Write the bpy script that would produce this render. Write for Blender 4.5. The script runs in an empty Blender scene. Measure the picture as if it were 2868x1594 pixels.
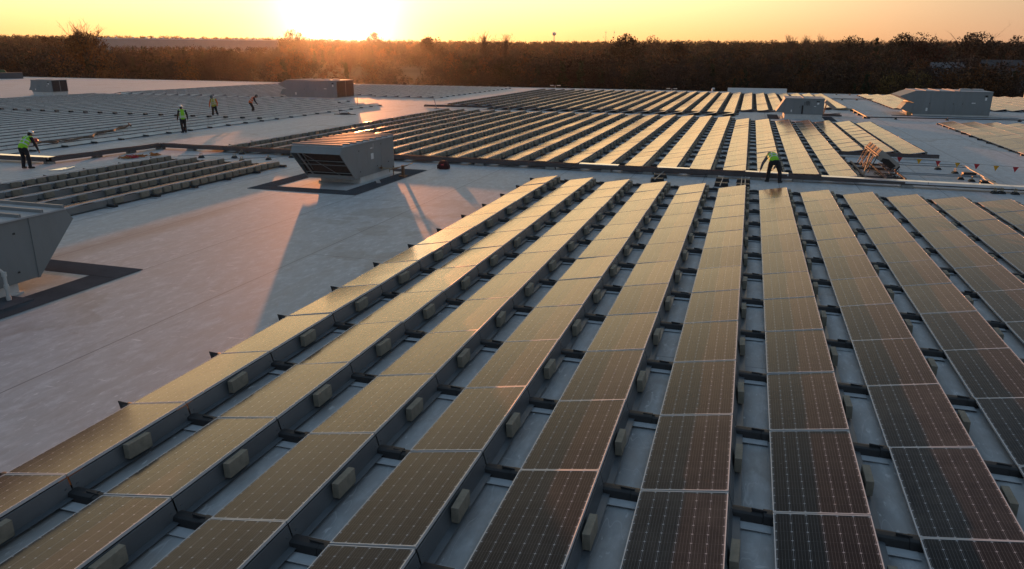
import bpy, bmesh, math, random
import numpy as np
from mathutils import Vector, Matrix, Quaternion
S = bpy.context.scene
COL = S.collection
rnd = random.Random(7)
R = math.radians

# ------------------------------------------------------------------ naming helpers
ORD = ['', 'first', 'second', 'third', 'fourth', 'fifth', 'sixth', 'seventh', 'eighth', 'ninth', 'tenth', 'eleventh', 'twelfth',
       'thirteenth', 'fourteenth', 'fifteenth', 'sixteenth', 'seventeenth', 'eighteenth', 'nineteenth', 'twentieth', 'twenty-first',
       'twenty-second', 'twenty-third', 'twenty-fourth', 'twenty-fifth', 'twenty-sixth', 'twenty-seventh', 'twenty-eighth',
       'twenty-ninth', 'thirtieth', 'thirty-first', 'thirty-second', 'thirty-third', 'thirty-fourth']

def tag(o, label=None, cat=None, group=None, kind=None):
    if label: o['label'] = label
    if cat: o['category'] = cat
    if group: o['group'] = group
    if kind: o['kind'] = kind
    return o

def empty(name, loc, rz=0.0):
    o = bpy.data.objects.new(name, None)
    o.location = loc; o.rotation_euler = (0, 0, rz)
    o.empty_display_size = 0.2
    COL.objects.link(o)
    return o

def copy_tree(o, parent=None):
    c = o.copy(); COL.objects.link(c)
    if parent: c.parent = parent
    for ch in o.children: copy_tree(ch, c)
    return c

class MB:
    """mesh builder: collects faces (with a material slot and optional uv) and links them as ONE mesh"""
    def __init__(s): s.v = []; s.f = []; s.m = []; s.uv = []
    def face(s, pts, m=0, uv=None):
        b = len(s.v); s.v += [tuple(p) for p in pts]; s.f.append(tuple(range(b, b + len(pts)))); s.m.append(m)
        s.uv.append(uv or [(0, 0)] * len(pts)); return s
    def raw(s, vs, fs, m=0):
        b = len(s.v); s.v += [tuple(p) for p in vs]
        for f in fs:
            s.f.append(tuple(b + i for i in f)); s.m.append(m); s.uv.append([(0, 0)] * len(f))
        return s
    def box(s, x0, x1, y0, y1, z0, z1, m=0):
        vs = [(x0, y0, z0), (x1, y0, z0), (x1, y1, z0), (x0, y1, z0), (x0, y0, z1), (x1, y0, z1), (x1, y1, z1), (x0, y1, z1)]
        return s.raw(vs, [(3, 2, 1, 0), (4, 5, 6, 7), (0, 1, 5, 4), (1, 2, 6, 5), (2, 3, 7, 6), (3, 0, 4, 7)], m)
    def obox(s, c, size, M3, m=0):
        vs = []
        for z in (-.5, .5):
            for x, y in ((-.5, -.5), (.5, -.5), (.5, .5), (-.5, .5)):
                vs.append(Vector(c) + M3 @ Vector((x * size[0], y * size[1], z * size[2])))
        return s.raw(vs, [(3, 2, 1, 0), (4, 5, 6, 7), (0, 1, 5, 4), (1, 2, 6, 5), (2, 3, 7, 6), (3, 0, 4, 7)], m)
    def bar(s, a, b, w, h=None, m=0, up=(0, 0, 1)):
        a = Vector(a); b = Vector(b); d = (b - a); L = d.length; d = d / L
        up = Vector(up)
        if abs(d.dot(up)) > .98: up = Vector((1, 0, 0))
        x = d.cross(up).normalized(); z = x.cross(d)
        M3 = Matrix((x, d, z)).transposed()
        return s.obox((a + b) / 2, (w, L, h or w), M3, m)
    def prism(s, poly, axis, a, b, m=0):
        """poly: 2-D outline in the two other axes (x: yz, y: xz, z: xy), extruded from a to b"""
        def P(p, t):
            return {'x': (t, p[0], p[1]), 'y': (p[0], t, p[1]), 'z': (p[0], p[1], t)}[axis]
        n = len(poly); vs = [P(p, a) for p in poly] + [P(p, b) for p in poly]
        fs = [tuple(range(n)), tuple(range(2 * n - 1, n - 1, -1))] + [(i, i + n, (i + 1) % n + n, (i + 1) % n) for i in range(n)]
        return s.raw(vs, fs, m)
    def tube(s, path, r, n=8, m=0, cap=True):
        P = [Vector(p) for p in path]; rs = r if isinstance(r, (list, tuple)) else [r] * len(P)
        rings = []; prev = None
        for i, p in enumerate(P):
            d = (P[min(i + 1, len(P) - 1)] - P[max(i - 1, 0)]).normalized()
            if prev is None:
                u = d.cross(Vector((0, 0, 1)))
                if u.length < .05: u = d.cross(Vector((1, 0, 0)))
            else: u = prev - d * prev.dot(d)
            u.normalize(); prev = u; w = d.cross(u)
            rings.append([p + (u * math.cos(2 * math.pi * k / n) + w * math.sin(2 * math.pi * k / n)) * rs[i] for k in range(n)])
        vs = [q for rg in rings for q in rg]; fs = []
        for i in range(len(P) - 1):
            for k in range(n):
                fs.append((i * n + k, i * n + (k + 1) % n, (i + 1) * n + (k + 1) % n, (i + 1) * n + k))
        if cap: fs += [tuple(range(n - 1, -1, -1)), tuple(range((len(P) - 1) * n, len(P) * n))]
        return s.raw(vs, fs, m)
    def lathe(s, c, prof, n=16, m=0):
        vs = []; fs = []
        for (r, z) in prof:
            for k in range(n):
                a = 2 * math.pi * k / n; vs.append((c[0] + r * math.cos(a), c[1] + r * math.sin(a), c[2] + z))
        for i in range(len(prof) - 1):
            for k in range(n):
                fs.append((i * n + k, i * n + (k + 1) % n, (i + 1) * n + (k + 1) % n, (i + 1) * n + k))
        fs.append(tuple(range(n - 1, -1, -1))); fs.append(tuple(range((len(prof) - 1) * n, len(prof) * n)))
        return s.raw(vs, fs, m)
    def sphere(s, c, r, n=12, k=8, m=0, sc=(1, 1, 1)):
        vs = []; fs = []
        for i in range(1, k):
            t = math.pi * i / k
            for j in range(n):
                a = 2 * math.pi * j / n
                vs.append((c[0] + r * sc[0] * math.sin(t) * math.cos(a), c[1] + r * sc[1] * math.sin(t) * math.sin(a), c[2] + r * sc[2] * math.cos(t)))
        top = len(vs); vs.append((c[0], c[1], c[2] + r * sc[2])); vs.append((c[0], c[1], c[2] - r * sc[2]))
        for i in range(k - 2):
            for j in range(n):
                fs.append((i * n + j, (i + 1) * n + j, (i + 1) * n + (j + 1) % n, i * n + (j + 1) % n))
        for j in range(n):
            fs.append((top, j, (j + 1) % n)); fs.append((top + 1, (k - 2) * n + (j + 1) % n, (k - 2) * n + j))
        return s.raw(vs, fs, m)
    def mesh(s, name, mats, origin=(0, 0, 0), smooth=False, bevel=0, merge=False):
        me = bpy.data.meshes.new(name)
        o = origin
        me.from_pydata([(a - o[0], b - o[1], c - o[2]) for a, b, c in s.v], [], s.f)
        for mt in (mats if isinstance(mats, (list, tuple)) else [mats]): me.materials.append(mt)
        me.polygons.foreach_set('material_index', s.m)
        if any(u[0] != (0, 0) or u[-1] != (0, 0) for u in s.uv):
            uvl = me.uv_layers.new(name='UVMap')
            uvl.data.foreach_set('uv', [c for u in s.uv for p in u for c in p])
        if smooth: me.polygons.foreach_set('use_smooth', [True] * len(s.f))
        if bevel:
            bm = bmesh.new(); bm.from_mesh(me)
            bmesh.ops.bevel(bm, geom=bm.edges[:], offset=bevel, segments=1, affect='EDGES', clamp_overlap=True)
            bm.to_mesh(me); bm.free()
        me.update(); return me
    def build(s, name, mats, parent=None, origin=(0, 0, 0), **k):
        o = bpy.data.objects.new(name, s.mesh(name, mats, origin, **k)); COL.objects.link(o)
        if parent: o.parent = parent
        else: o.location = origin
        return o

# ------------------------------------------------------------------ materials
def new_mat(name):
    m = bpy.data.materials.new(name); m.use_nodes = True
    nt = m.node_tree; b = nt.nodes['Principled BSDF']
    return m, nt, b

def nd(nt, t, **kw):
    n = nt.nodes.new(t)
    for k, v in kw.items():
        if k.startswith('i_'):
            key = k[2:]; key = int(key) if key.isdigit() else key
            if hasattr(v, 'is_linked') or isinstance(v, bpy.types.NodeSocket): nt.links.new(v, n.inputs[key])
            else: n.inputs[key].default_value = v
        else: setattr(n, k, v)
    return n

def math_n(nt, op, a, b=None, c=None, clamp=False):
    n = nt.nodes.new('ShaderNodeMath'); n.operation = op; n.use_clamp = clamp
    for i, v in enumerate((a, b, c)):
        if v is None: continue
        if isinstance(v, bpy.types.NodeSocket): nt.links.new(v, n.inputs[i])
        else: n.inputs[i].default_value = v
    return n.outputs[0]

def mix_c(nt, f, a, b, blend='MIX'):
    n = nt.nodes.new('ShaderNodeMix'); n.data_type = 'RGBA'; n.blend_type = blend
    for i, v in ((0, f), (6, a), (7, b)):
        if isinstance(v, bpy.types.NodeSocket): nt.links.new(v, n.inputs[i])
        elif i == 0: n.inputs[0].default_value = v
        else: n.inputs[i].default_value = (*v, 1)
    return n.outputs[2]

def ramp(nt, f, p0, p1):
    n = nt.nodes.new('ShaderNodeMapRange'); n.inputs[1].default_value = p0; n.inputs[2].default_value = p1
    nt.links.new(f, n.inputs[0]); return n.outputs[0]

def noise(nt, co, scale, detail=4, rough=.6, sx=(1, 1, 1)):
    mp = nd(nt, 'ShaderNodeMapping'); mp.inputs['Scale'].default_value = sx; nt.links.new(co, mp.inputs[0])
    n = nd(nt, 'ShaderNodeTexNoise'); n.inputs['Scale'].default_value = scale; n.inputs['Detail'].default_value = detail
    n.inputs['Roughness'].default_value = rough; nt.links.new(mp.outputs[0], n.inputs['Vector']); return n.outputs['Fac']

def simple(name, col, rough=.6, metal=0.0, var=.25, scale=3.0, bump=0.0, spec=.5, sx=(1, 1, 1), dirt=None):
    m, nt, b = new_mat(name)
    co = nd(nt, 'ShaderNodeTexCoord').outputs['Object']
    f = noise(nt, co, scale, 5, .65, sx)
    c0 = tuple(max(0, c * (1 - var)) for c in col); c1 = tuple(min(1, c * (1 + var)) for c in col)
    c = mix_c(nt, ramp(nt, f, .3, .7), c0, c1)
    if dirt:
        g = noise(nt, co, scale * .45, 6, .7, sx)
        c = mix_c(nt, math_n(nt, 'MULTIPLY', ramp(nt, g, .5, .75), dirt[3]), c, dirt[:3])
    nt.links.new(c, b.inputs['Base Color'])
    b.inputs['Roughness'].default_value = rough; b.inputs['Metallic'].default_value = metal
    b.inputs['Specular IOR Level'].default_value = spec
    if bump:
        bp = nd(nt, 'ShaderNodeBump'); bp.inputs['Strength'].default_value = bump; bp.inputs['Distance'].default_value = .01
        nt.links.new(noise(nt, co, scale * 12, 4), bp.inputs['Height']); nt.links.new(bp.outputs[0], b.inputs['Normal'])
    return m

M = {}
M['galv'] = simple('galvanised_sheet', (.42, .44, .46), .38, .75, .16, 1.3, sx=(1, 1, 2))
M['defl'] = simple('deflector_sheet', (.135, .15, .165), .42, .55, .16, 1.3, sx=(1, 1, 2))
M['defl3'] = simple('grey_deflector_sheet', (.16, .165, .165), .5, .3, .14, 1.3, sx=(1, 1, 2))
M['defl2'] = simple('veil_paled_deflector_sheet', (.70, .71, .67), .5, .1, .14, 1.3, sx=(1, 1, 2))  # same sheet, paler: hazy brightness of the left field put into its colour
M['alu'] = simple('aluminium_frame', (.60, .60, .61), .45, .25, .06, 6)
M['concrete'] = simple('concrete', (.235, .21, .165), .9, 0, .28, 7, .5, dirt=(.12, .10, .08, .55))
M['black'] = simple('black_rubber', (.018, .018, .02), .55, 0, .3, 8)
M['slip'] = simple('slip_sheet', (.46, .48, .50), .55, 0, .15, 2)
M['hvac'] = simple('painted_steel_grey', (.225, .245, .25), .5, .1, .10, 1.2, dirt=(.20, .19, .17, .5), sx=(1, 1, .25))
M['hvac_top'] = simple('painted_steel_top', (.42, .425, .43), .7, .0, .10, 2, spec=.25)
M['dark'] = simple('dark_recess', (.028, .022, .02), .8, 0, .3, 5)
M['filter'] = simple('filter_media', (.075, .05, .04), .9, 0, .3, 14)
M['curb'] = simple('curb_white', (.58, .58, .56), .7, 0, .10, 1.5, dirt=(.28, .19, .10, .5))
M['mat'] = None
M['white'] = simple('white_paint', (.75, .75, .74), .5, 0, .05, 3)
M['rust'] = simple('rust_brown', (.17, .09, .05), .75, 0, .3, 6)
M['brass'] = simple('weathered_pipe', (.36, .29, .19), .5, .3, .2, 5)
M['conduit'] = simple('steel_conduit', (.30, .31, .32), .5, .4, .12, 4)
M['wood'] = simple('timber', (.36, .25, .14), .8, 0, .25, 6, sx=(4, 1, 4))
M['maroon'] = simple('maroon_cable', (.045, .016, .022), .6, 0, .3, 4)
M['tray'] = simple('cable_tray_steel', (.095, .082, .082), .6, .2, .2, 3)
M['cover'] = simple('bright_tray_cover', (.86, .87, .88), .28, .8, .06, 2)
M['pad_block'] = simple('support_block', (.26, .25, .235), .9, 0, .2, 9)
M['inv'] = simple('inverter_case', (.34, .33, .30), .6, .1, .06, 3)
M['red'] = simple('red_cloth', (.42, .025, .035), .7, 0, .2, 8)
M['redshell'] = simple('red_shell', (.36, .03, .035), .35, 0, .1, 8)
M['yellow'] = simple('yellow_cloth', (.62, .34, .03), .7, 0, .2, 8)
M['bag'] = simple('bag_fabric', (.050, .013, .014), .85, 0, .4, 25)
M['logo'] = simple('logo_red', (.62, .06, .09), .6, 0, .1, 9)
M['strap'] = simple('webbing', (.16, .12, .09), .9, 0, .4, 9)
M['rope'] = simple('orange_rope', (.42, .17, .05), .8, 0, .4, 12)
M['skin'] = simple('skin', (.32, .17, .11), .55, 0, .12, 30)
M['hivis'] = simple('lime_fabric', (.30, .66, .03), .8, 0, .14, 16)
M['hivis2'] = simple('yellow_green_fabric', (.46, .47, .06), .8, 0, .14, 16)
M['orange'] = simple('orange_fabric', (.72, .16, .035), .8, 0, .14, 16)
M['reflect'] = simple('reflective_tape', (.62, .62, .60), .4, .3, .08, 20)
M['trouser'] = simple('dark_trousers', (.020, .019, .022), .9, 0, .3, 14, .3)
M['jacket'] = simple('dark_jacket', (.018, .018, .022), .85, 0, .3, 14)
M['greyshirt'] = simple('grey_shirt', (.15, .155, .165), .85, 0, .18, 14)
M['boot'] = simple('boot_leather', (.045, .034, .026), .7, 0, .3, 20)
M['hat'] = simple('white_hard_hat', (.78, .78, .78), .28, 0, .03, 6)
M['cap'] = simple('grey_cap', (.13, .15, .15), .8, 0, .1, 12)
M['hair'] = simple('dark_hair', (.02, .014, .01), .7, 0, .3, 40)
M['face'] = simple('face_dark', (.03, .015, .012), .5, 0, .1, 9)
M['brick'] = simple('warehouse_wall', (.40, .39, .38), .8, 0, .08, .2)
M['lamp'] = simple('lamp_head', (.72, .72, .72), .4, 0, .03, 3)
M['pole'] = simple('timber_pole', (.16, .13, .10), .9, 0, .2, 3)
M['green'] = simple('green_tarp', (.02, .10, .05), .7, 0, .2, 2)
M['siding'] = simple('house_siding', (.11, .11, .115), .8, 0, .1, .6)
M['shingle'] = simple('house_shingle', (.06, .06, .065), .9, 0, .2, 1.2)
M['pane'] = simple('window_pane', (.02, .025, .03), .1, 0, .1, 1)

def mat_ribbed():
    m, nt, b = new_mat('walkway_mat')
    tc = nd(nt, 'ShaderNodeTexCoord'); uv = nd(nt, 'ShaderNodeSeparateXYZ', i_0=tc.outputs['UV'])
    w = math_n(nt, 'FRACT', math_n(nt, 'MULTIPLY', uv.outputs[1], 14.0))
    s = math_n(nt, 'GREATER_THAN', w, .62)
    n = noise(nt, tc.outputs['Object'], 1.4, 5)
    base = mix_c(nt, ramp(nt, n, .3, .75), (.085, .09, .10), (.135, .14, .155))
    c = mix_c(nt, s, base, (.05, .053, .06))
    b.inputs['Specular IOR Level'].default_value = 0
    nt.links.new(c, b.inputs['Base Color']); b.inputs['Roughness'].default_value = 1
    return m
M['mat'] = mat_ribbed()

def mat_glass():
    m, nt, b = new_mat('solar_cells')
    tc = nd(nt, 'ShaderNodeTexCoord'); uv = nd(nt, 'ShaderNodeSeparateXYZ', i_0=tc.outputs['UV'])
    u, v = uv.outputs[0], uv.outputs[1]
    def edge(x):
        f = math_n(nt, 'FRACT', x); return math_n(nt, 'MINIMUM', f, math_n(nt, 'SUBTRACT', 1.0, f))
    du, dv = edge(u), edge(v)
    gap_u = math_n(nt, 'LESS_THAN', du, .017)
    gap_v = math_n(nt, 'LESS_THAN', dv, .012)
    dia = math_n(nt, 'LESS_THAN', math_n(nt, 'ADD', du, dv), .085)
    bus = math_n(nt, 'LESS_THAN', edge(math_n(nt, 'ADD', math_n(nt, 'MULTIPLY', u, 5.0), .5)), .045)
    info = nd(nt, 'ShaderNodeObjectInfo')
    hue = ramp(nt, info.outputs['Random'], 0, 1)
    pos = nd(nt, 'ShaderNodeNewGeometry').outputs['Position']
    n = noise(nt, pos, .9, 4)
    cell = mix_c(nt, ramp(nt, n, .35, .65), (.004, .004, .0055), (.008, .007, .007))
    cell = mix_c(nt, math_n(nt, 'MULTIPLY', hue, .6), cell, (.005, .006, .011))
    c = mix_c(nt, math_n(nt, 'MULTIPLY', bus, .85), cell, (.13, .13, .135))
    c = mix_c(nt, math_n(nt, 'MULTIPLY', gap_v, .35), c, (.14, .14, .15))
    c = mix_c(nt, math_n(nt, 'MULTIPLY', gap_u, .8), c, (.26, .26, .27))
    c = mix_c(nt, dia, c, (.40, .40, .42))
    # thin patchy dust and a few droppings lying on the glass
    dust = ramp(nt, noise(nt, pos, 1.6, 6, .7), .42, .8)
    c = mix_c(nt, math_n(nt, 'MULTIPLY', math_n(nt, 'ADD', .03, math_n(nt, 'MULTIPLY', dust, .13)), math_n(nt, 'ADD', .45, math_n(nt, 'MULTIPLY', hue, 1.1))), c, (.26, .235, .20))
    spot = ramp(nt, noise(nt, pos, 7.0, 2, .4), .80, .83)
    c = mix_c(nt, math_n(nt, 'MULTIPLY', spot, .35), c, (.45, .44, .42))
    nt.links.new(c, b.inputs['Base Color'])
    rg = math_n(nt, 'ADD', .085, math_n(nt, 'MULTIPLY', noise(nt, pos, 1.1, 5), .13))
    nt.links.new(rg, b.inputs['Roughness'])
    b.inputs['IOR'].default_value = 1.26
    b.inputs['Sheen Weight'].default_value = SHEEN
    b.inputs['Sheen Roughness'].default_value = .45
    b.inputs['Sheen Tint'].default_value = (.9, .82, .70, 1)
    bp = nd(nt, 'ShaderNodeBump'); bp.inputs['Strength'].default_value = .05; bp.inputs['Distance'].default_value = .02
    nt.links.new(noise(nt, pos, 1.4, 3), bp.inputs['Height']); nt.links.new(bp.outputs[0], b.inputs['Normal'])
    return m
SHEEN = .09
M['cells'] = mat_glass()

def mat_roof():
    m, nt, b = new_mat('roof_membrane')
    co = nd(nt, 'ShaderNodeTexCoord').outputs['Object']
    xyz = nd(nt, 'ShaderNodeSeparateXYZ', i_0=co); x, y = xyz.outputs[0], xyz.outputs[1]
    big = noise(nt, co, .08, 4, .6)
    mid = noise(nt, co, .55, 6, .7, (1, .35, 1))
    fine = noise(nt, co, 5.0, 5, .7, (1, .45, 1))
    c = mix_c(nt, ramp(nt, big, .3, .7), (.41, .445, .47), (.515, .55, .575))
    near_dim_soil = math_n(nt, 'ADD', math_n(nt, 'DIVIDE', y, 45.0), math_n(nt, 'MULTIPLY', math_n(nt, 'SUBTRACT', mid, .5), 1.2))  # dimmer light of the near roof put into the colour, with mottled soiling
    c = mix_c(nt, math_n(nt, 'MULTIPLY', math_n(nt, 'SUBTRACT', 1.0, ramp(nt, near_dim_soil, .2, 1.0)), .42), c, (.30, .305, .31))
    c = mix_c(nt, math_n(nt, 'MULTIPLY', ramp(nt, mid, .45, .75), .45), c, (.42, .405, .395))
    c = mix_c(nt, math_n(nt, 'MULTIPLY', ramp(nt, fine, .48, .68), .5), c, (.66, .69, .71))
    # grime streaks washed along the sheets, and pale scuffs
    st = noise(nt, co, .45, 6, .75, (2.2, .10, 1))
    c = mix_c(nt, math_n(nt, 'MULTIPLY', ramp(nt, st, .50, .74), .5), c, (.33, .30, .27))
    sc = noise(nt, co, 2.6, 3, .5, (.5, 2.4, 1))
    c = mix_c(nt, math_n(nt, 'MULTIPLY', ramp(nt, sc, .70, .74), .55), c, (.80, .80, .80))
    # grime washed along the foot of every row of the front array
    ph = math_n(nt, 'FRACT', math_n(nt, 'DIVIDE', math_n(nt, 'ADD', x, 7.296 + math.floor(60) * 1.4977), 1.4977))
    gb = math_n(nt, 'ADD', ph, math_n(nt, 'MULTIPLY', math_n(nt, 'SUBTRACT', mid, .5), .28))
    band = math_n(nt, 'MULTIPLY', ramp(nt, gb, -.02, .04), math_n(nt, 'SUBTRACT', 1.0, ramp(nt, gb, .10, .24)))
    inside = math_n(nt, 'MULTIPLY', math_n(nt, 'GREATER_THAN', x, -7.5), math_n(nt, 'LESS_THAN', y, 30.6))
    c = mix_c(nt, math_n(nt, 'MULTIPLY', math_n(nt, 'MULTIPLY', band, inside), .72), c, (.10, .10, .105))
    fl = noise(nt, co, 7.5, 3, .55, (1.6, .55, 1))
    c = mix_c(nt, math_n(nt, 'MULTIPLY', ramp(nt, fl, .64, .70), .45), c, (.80, .81, .83))
    fl2 = noise(nt, co, 3.1, 5, .7, (1.2, .5, 1))
    c = mix_c(nt, math_n(nt, 'MULTIPLY', ramp(nt, fl2, .47, .64), .5), c, (.33, .32, .32))
    scr = noise(nt, co, 1.1, 2, .4, (3.2, .6, 1))
    c = mix_c(nt, math_n(nt, 'MULTIPLY', math_n(nt, 'SUBTRACT', 1.0, ramp(nt, math_n(nt, 'ABSOLUTE', math_n(nt, 'SUBTRACT', scr, .5)), .0, .006)), .28), c, (.72, .72, .74))
    # dried puddle tide marks
    pd = noise(nt, co, .16, 5, .55)
    tide = math_n(nt, 'MULTIPLY', ramp(nt, pd, .575, .59), math_n(nt, 'SUBTRACT', 1.0, ramp(nt, pd, .60, .66)))
    c = mix_c(nt, math_n(nt, 'MULTIPLY', tide, .35), c, (.22, .19, .16))
    # long brown stain beside the small left array
    sx = math_n(nt, 'ABSOLUTE', math_n(nt, 'ADD', math_n(nt, 'ADD', x, 16.75), math_n(nt, 'MULTIPLY', math_n(nt, 'SUBTRACT', mid, .5), 1.6)))
    inr = math_n(nt, 'MULTIPLY', ramp(nt, y, 9.0, 13.0), math_n(nt, 'SUBTRACT', 1.0, ramp(nt, y, 19.5, 23.5)))
    sf = math_n(nt, 'MULTIPLY', math_n(nt, 'SUBTRACT', 1.0, ramp(nt, sx, .1, .75)), inr)
    c = mix_c(nt, math_n(nt, 'MULTIPLY', sf, .6), c, (.20, .165, .135))
    # welded seams: every 3.05 m across, staggered end laps
    t = math_n(nt, 'DIVIDE', math_n(nt, 'ADD', x, 13.75), 3.05)
    fx = math_n(nt, 'FRACT', t); strip = math_n(nt, 'FLOOR', t)
    seam = math_n(nt, 'LESS_THAN', fx, .011)
    lap = math_n(nt, 'MULTIPLY', math_n(nt, 'GREATER_THAN', fx, .009), math_n(nt, 'LESS_THAN', fx, .05))
    off = math_n(nt, 'MULTIPLY', math_n(nt, 'FRACT', math_n(nt, 'MULTIPLY', math_n(nt, 'SINE', math_n(nt, 'MULTIPLY', strip, 12.9)), 43.7)), 24.0)
    fy = math_n(nt, 'FRACT', math_n(nt, 'DIVIDE', math_n(nt, 'ADD', y, off), 24.0))
    seam2 = math_n(nt, 'LESS_THAN', fy, .0012)
    sm = math_n(nt, 'MAXIMUM', seam, seam2)
    c = mix_c(nt, math_n(nt, 'MULTIPLY', lap, .22), c, (.34, .34, .35))
    c = mix_c(nt, math_n(nt, 'MULTIPLY', sm, .75), c, (.15, .15, .16))
    nt.links.new(c, b.inputs['Base Color'])
    rg = math_n(nt, 'ADD', .64, math_n(nt, 'MULTIPLY', fine, .14)); nt.links.new(rg, b.inputs['Roughness'])
    b.inputs['Specular IOR Level'].default_value = .8
    b.inputs['Sheen Weight'].default_value = .0; b.inputs['Sheen Roughness'].default_value = .5; b.inputs['Sheen Tint'].default_value = (1, 1, 1, 1)
    bp = nd(nt, 'ShaderNodeBump'); bp.inputs['Strength'].default_value = .15; bp.inputs['Distance'].default_value = .03
    h = math_n(nt, 'ADD', math_n(nt, 'MULTIPLY', mid, .6), math_n(nt, 'MULTIPLY', fine, .12))
    nt.links.new(h, bp.inputs['Height']); nt.links.new(bp.outputs[0], b.inputs['Normal'])
    return m
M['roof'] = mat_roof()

def mat_leaf(name='foliage'):
    m, nt, b = new_mat(name)
    a = nd(nt, 'ShaderNodeAttribute', attribute_name='tint')
    pos = nd(nt, 'ShaderNodeNewGeometry').outputs['Position']
    n = noise(nt, pos, .5, 4)
    c = mix_c(nt, ramp(nt, n, .3, .7), (.72, .72, .72), (1.3, 1.25, 1.2))
    c = mix_c(nt, 1.0, a.outputs['Color'], c, 'MULTIPLY')
    nt.links.new(c, b.inputs['Base Color']); b.inputs['Roughness'].default_value = .9
    b.inputs['Specular IOR Level'].default_value = .1
    return m
M['leaf'] = mat_leaf()
M['bark'] = simple('bark', (.075, .055, .045), .95, 0, .3, 2)

def mat_ground():
    m, nt, b = new_mat('field_ground')
    co = nd(nt, 'ShaderNodeTexCoord').outputs['Object']
    a = noise(nt, co, .012, 6, .6); f = noise(nt, co, .3, 6, .7)
    c = mix_c(nt, ramp(nt, a, .35, .65), (.10, .085, .05), (.19, .15, .095))
    c = mix_c(nt, math_n(nt, 'MULTIPLY', f, .5), c, (.06, .055, .03))
    nt.links.new(c, b.inputs['Base Color']); b.inputs['Roughness'].default_value = .95
    b.inputs['Specular IOR Level'].default_value = .1
    return m
M['ground'] = mat_ground()

# ------------------------------------------------------------------ camera (solved from the panel grid in the photograph)
CAM_H, CAM_F = 5.0597, 2076.2538 / 2868
YAW, PITCH, ROLL = -0.2996, 0.3001, 0.0057
def cam_axes():
    f = Vector((math.sin(YAW) * math.cos(PITCH), math.cos(YAW) * math.cos(PITCH), -math.sin(PITCH)))
    r = Vector((math.cos(YAW), -math.sin(YAW), 0)); u = r.cross(f)
    c, s = math.cos(ROLL), math.sin(ROLL)
    return r * c + u * s, u * c - r * s, f
CR, CU, CF = cam_axes()
cam = bpy.data.cameras.new('camera'); co = bpy.data.objects.new('camera', cam); COL.objects.link(co)
cam.sensor_fit = 'HORIZONTAL'; cam.sensor_width = 36; cam.lens = 36 * CAM_F
cam.clip_start = .1; cam.clip_end = 9000
Mx = Matrix((CR, CU, -CF)).transposed().to_4x4(); Mx.translation = (0, 0, CAM_H); co.matrix_world = Mx
S.camera = co
def project(p):
    d = Vector(p) - Vector((0, 0, CAM_H)); z = d.dot(CF)
    if z < .3: return None
    return (.5 + CAM_F * d.dot(CR) / z, .5 - CAM_F * d.dot(CU) / z / (1594 / 2868), z)
def ray(px, py):
    """direction through a pixel of the 2576 x 1432 view of the photograph"""
    return (CF + CR * ((px / 2576 - .5) / CAM_F) - CU * ((py / 1432 - .5) * (1594 / 2868) / CAM_F)).normalized()
def az_el(px, py):
    d = ray(px, py); return math.atan2(d.x, d.y), math.asin(d.z)
SUN_E, SUN_C, SKY_E, SKY_DUST, EXPO = 1.15, (1.0, .34, .11), .10, 1.5, 2.0
NISH = .018
SK_UP = (.145, .228, .325)
SK_W1, SK_G1 = 34, (1.05, .46, .06)
SK_N = (1.5, 1.22, .66)
SK_W2, SK_G2 = 5.5, (.5, .42, .18)
SK_W3, SK_G3 = 2.35, (4, 3.4, 2.6)
SK_HZ = (.36, .04, .0)
SK_H2 = (.60, .38, .11)
SK_EA = (.25, .26, .265)
HAZE_D, HAZE_G = 2.5e-5, .885
# ------------------------------------------------------------------ solar arrays
PW, PL, PT = .996, 2.02, math.atan2(.1758, .996)
ZL = .12
def pp(s, t, n=0.0):
    """panel plane -> local: s across from the low edge, t along the row, n above the glass"""
    return (-.498 + s * math.cos(PT) - n * math.sin(PT), t, ZL + s * math.sin(PT) + n * math.cos(PT))
W_ = .996 / math.cos(PT)
def glass_mb(detail=True):
    b = MB(); e = .012
    c = [(e, -1 + e), (W_ - e, -1 + e), (W_ - e, 1 - e), (e, 1 - e)]
    b.face([pp(s, t, -.003) for s, t in c], 0, [(-.07, -.09), (6.07, -.09), (6.07, 12.09), (-.07, 12.09)])
    return b
def frame_mb():
    b = MB(); e, h = .013, .036
    def bar(s0, s1, t0, t1):
        vs = [pp(s, t, n) for n in (-h, 0) for s, t in ((s0, t0), (s1, t0), (s1, t1), (s0, t1))]
        b.raw(vs, [(3, 2, 1, 0), (4, 5, 6, 7), (0, 1, 5, 4), (1, 2, 6, 5), (2, 3, 7, 6), (3, 0, 4, 7)])
    bar(0, e, -1, 1); bar(W_ - e, W_, -1, 1); bar(e, W_ - e, -1, -1 + e); bar(e, W_ - e, 1 - e, 1)
    # dark backsheet closing the underside
    b.face([pp(e, -1 + e, -.008), pp(e, 1 - e, -.008), pp(W_ - e, 1 - e, -.008), pp(W_ - e, -1 + e, -.008)], 1)
    return b
def deflector_mb(dz=0):
    b = MB()
    b.prism([(.500, .244 - dz), (.514 + dz * .27, .250 - dz), (.518 + dz * .27, .247 - dz), (.572, .052), (.655, .048), (.655, .044), (.568, .048), (.511 + dz * .27, .243 - dz)], 'y', -.998, .998)
    for y in (-.93, .93):
        b.box(.53, .556, y - .012, y + .012, .14, .148)
    return b
def foot_mb():
    b = MB()
    b.prism([(.905, 0), (1.115, 0), (1.085, .094), (1.045, .104), (.975, .104), (.935, .094)], 'x', -.60, .897)
    b.prism([(-.58, .0), (-.70, .0), (-.735, .130), (-.56, .118)], 'y', 1.0, 1.018)
    b.box(.735 - .2, .755 - .2, .99, 1.03, .104, .118); 
    return b
def slip_mb():
    b = MB(); b.prism([(.74, .022), (.80, .008), (1.19, .004), (1.19, .008), (.80, .012), (.74, .028)], 'x', -.45, .985); return b
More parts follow.
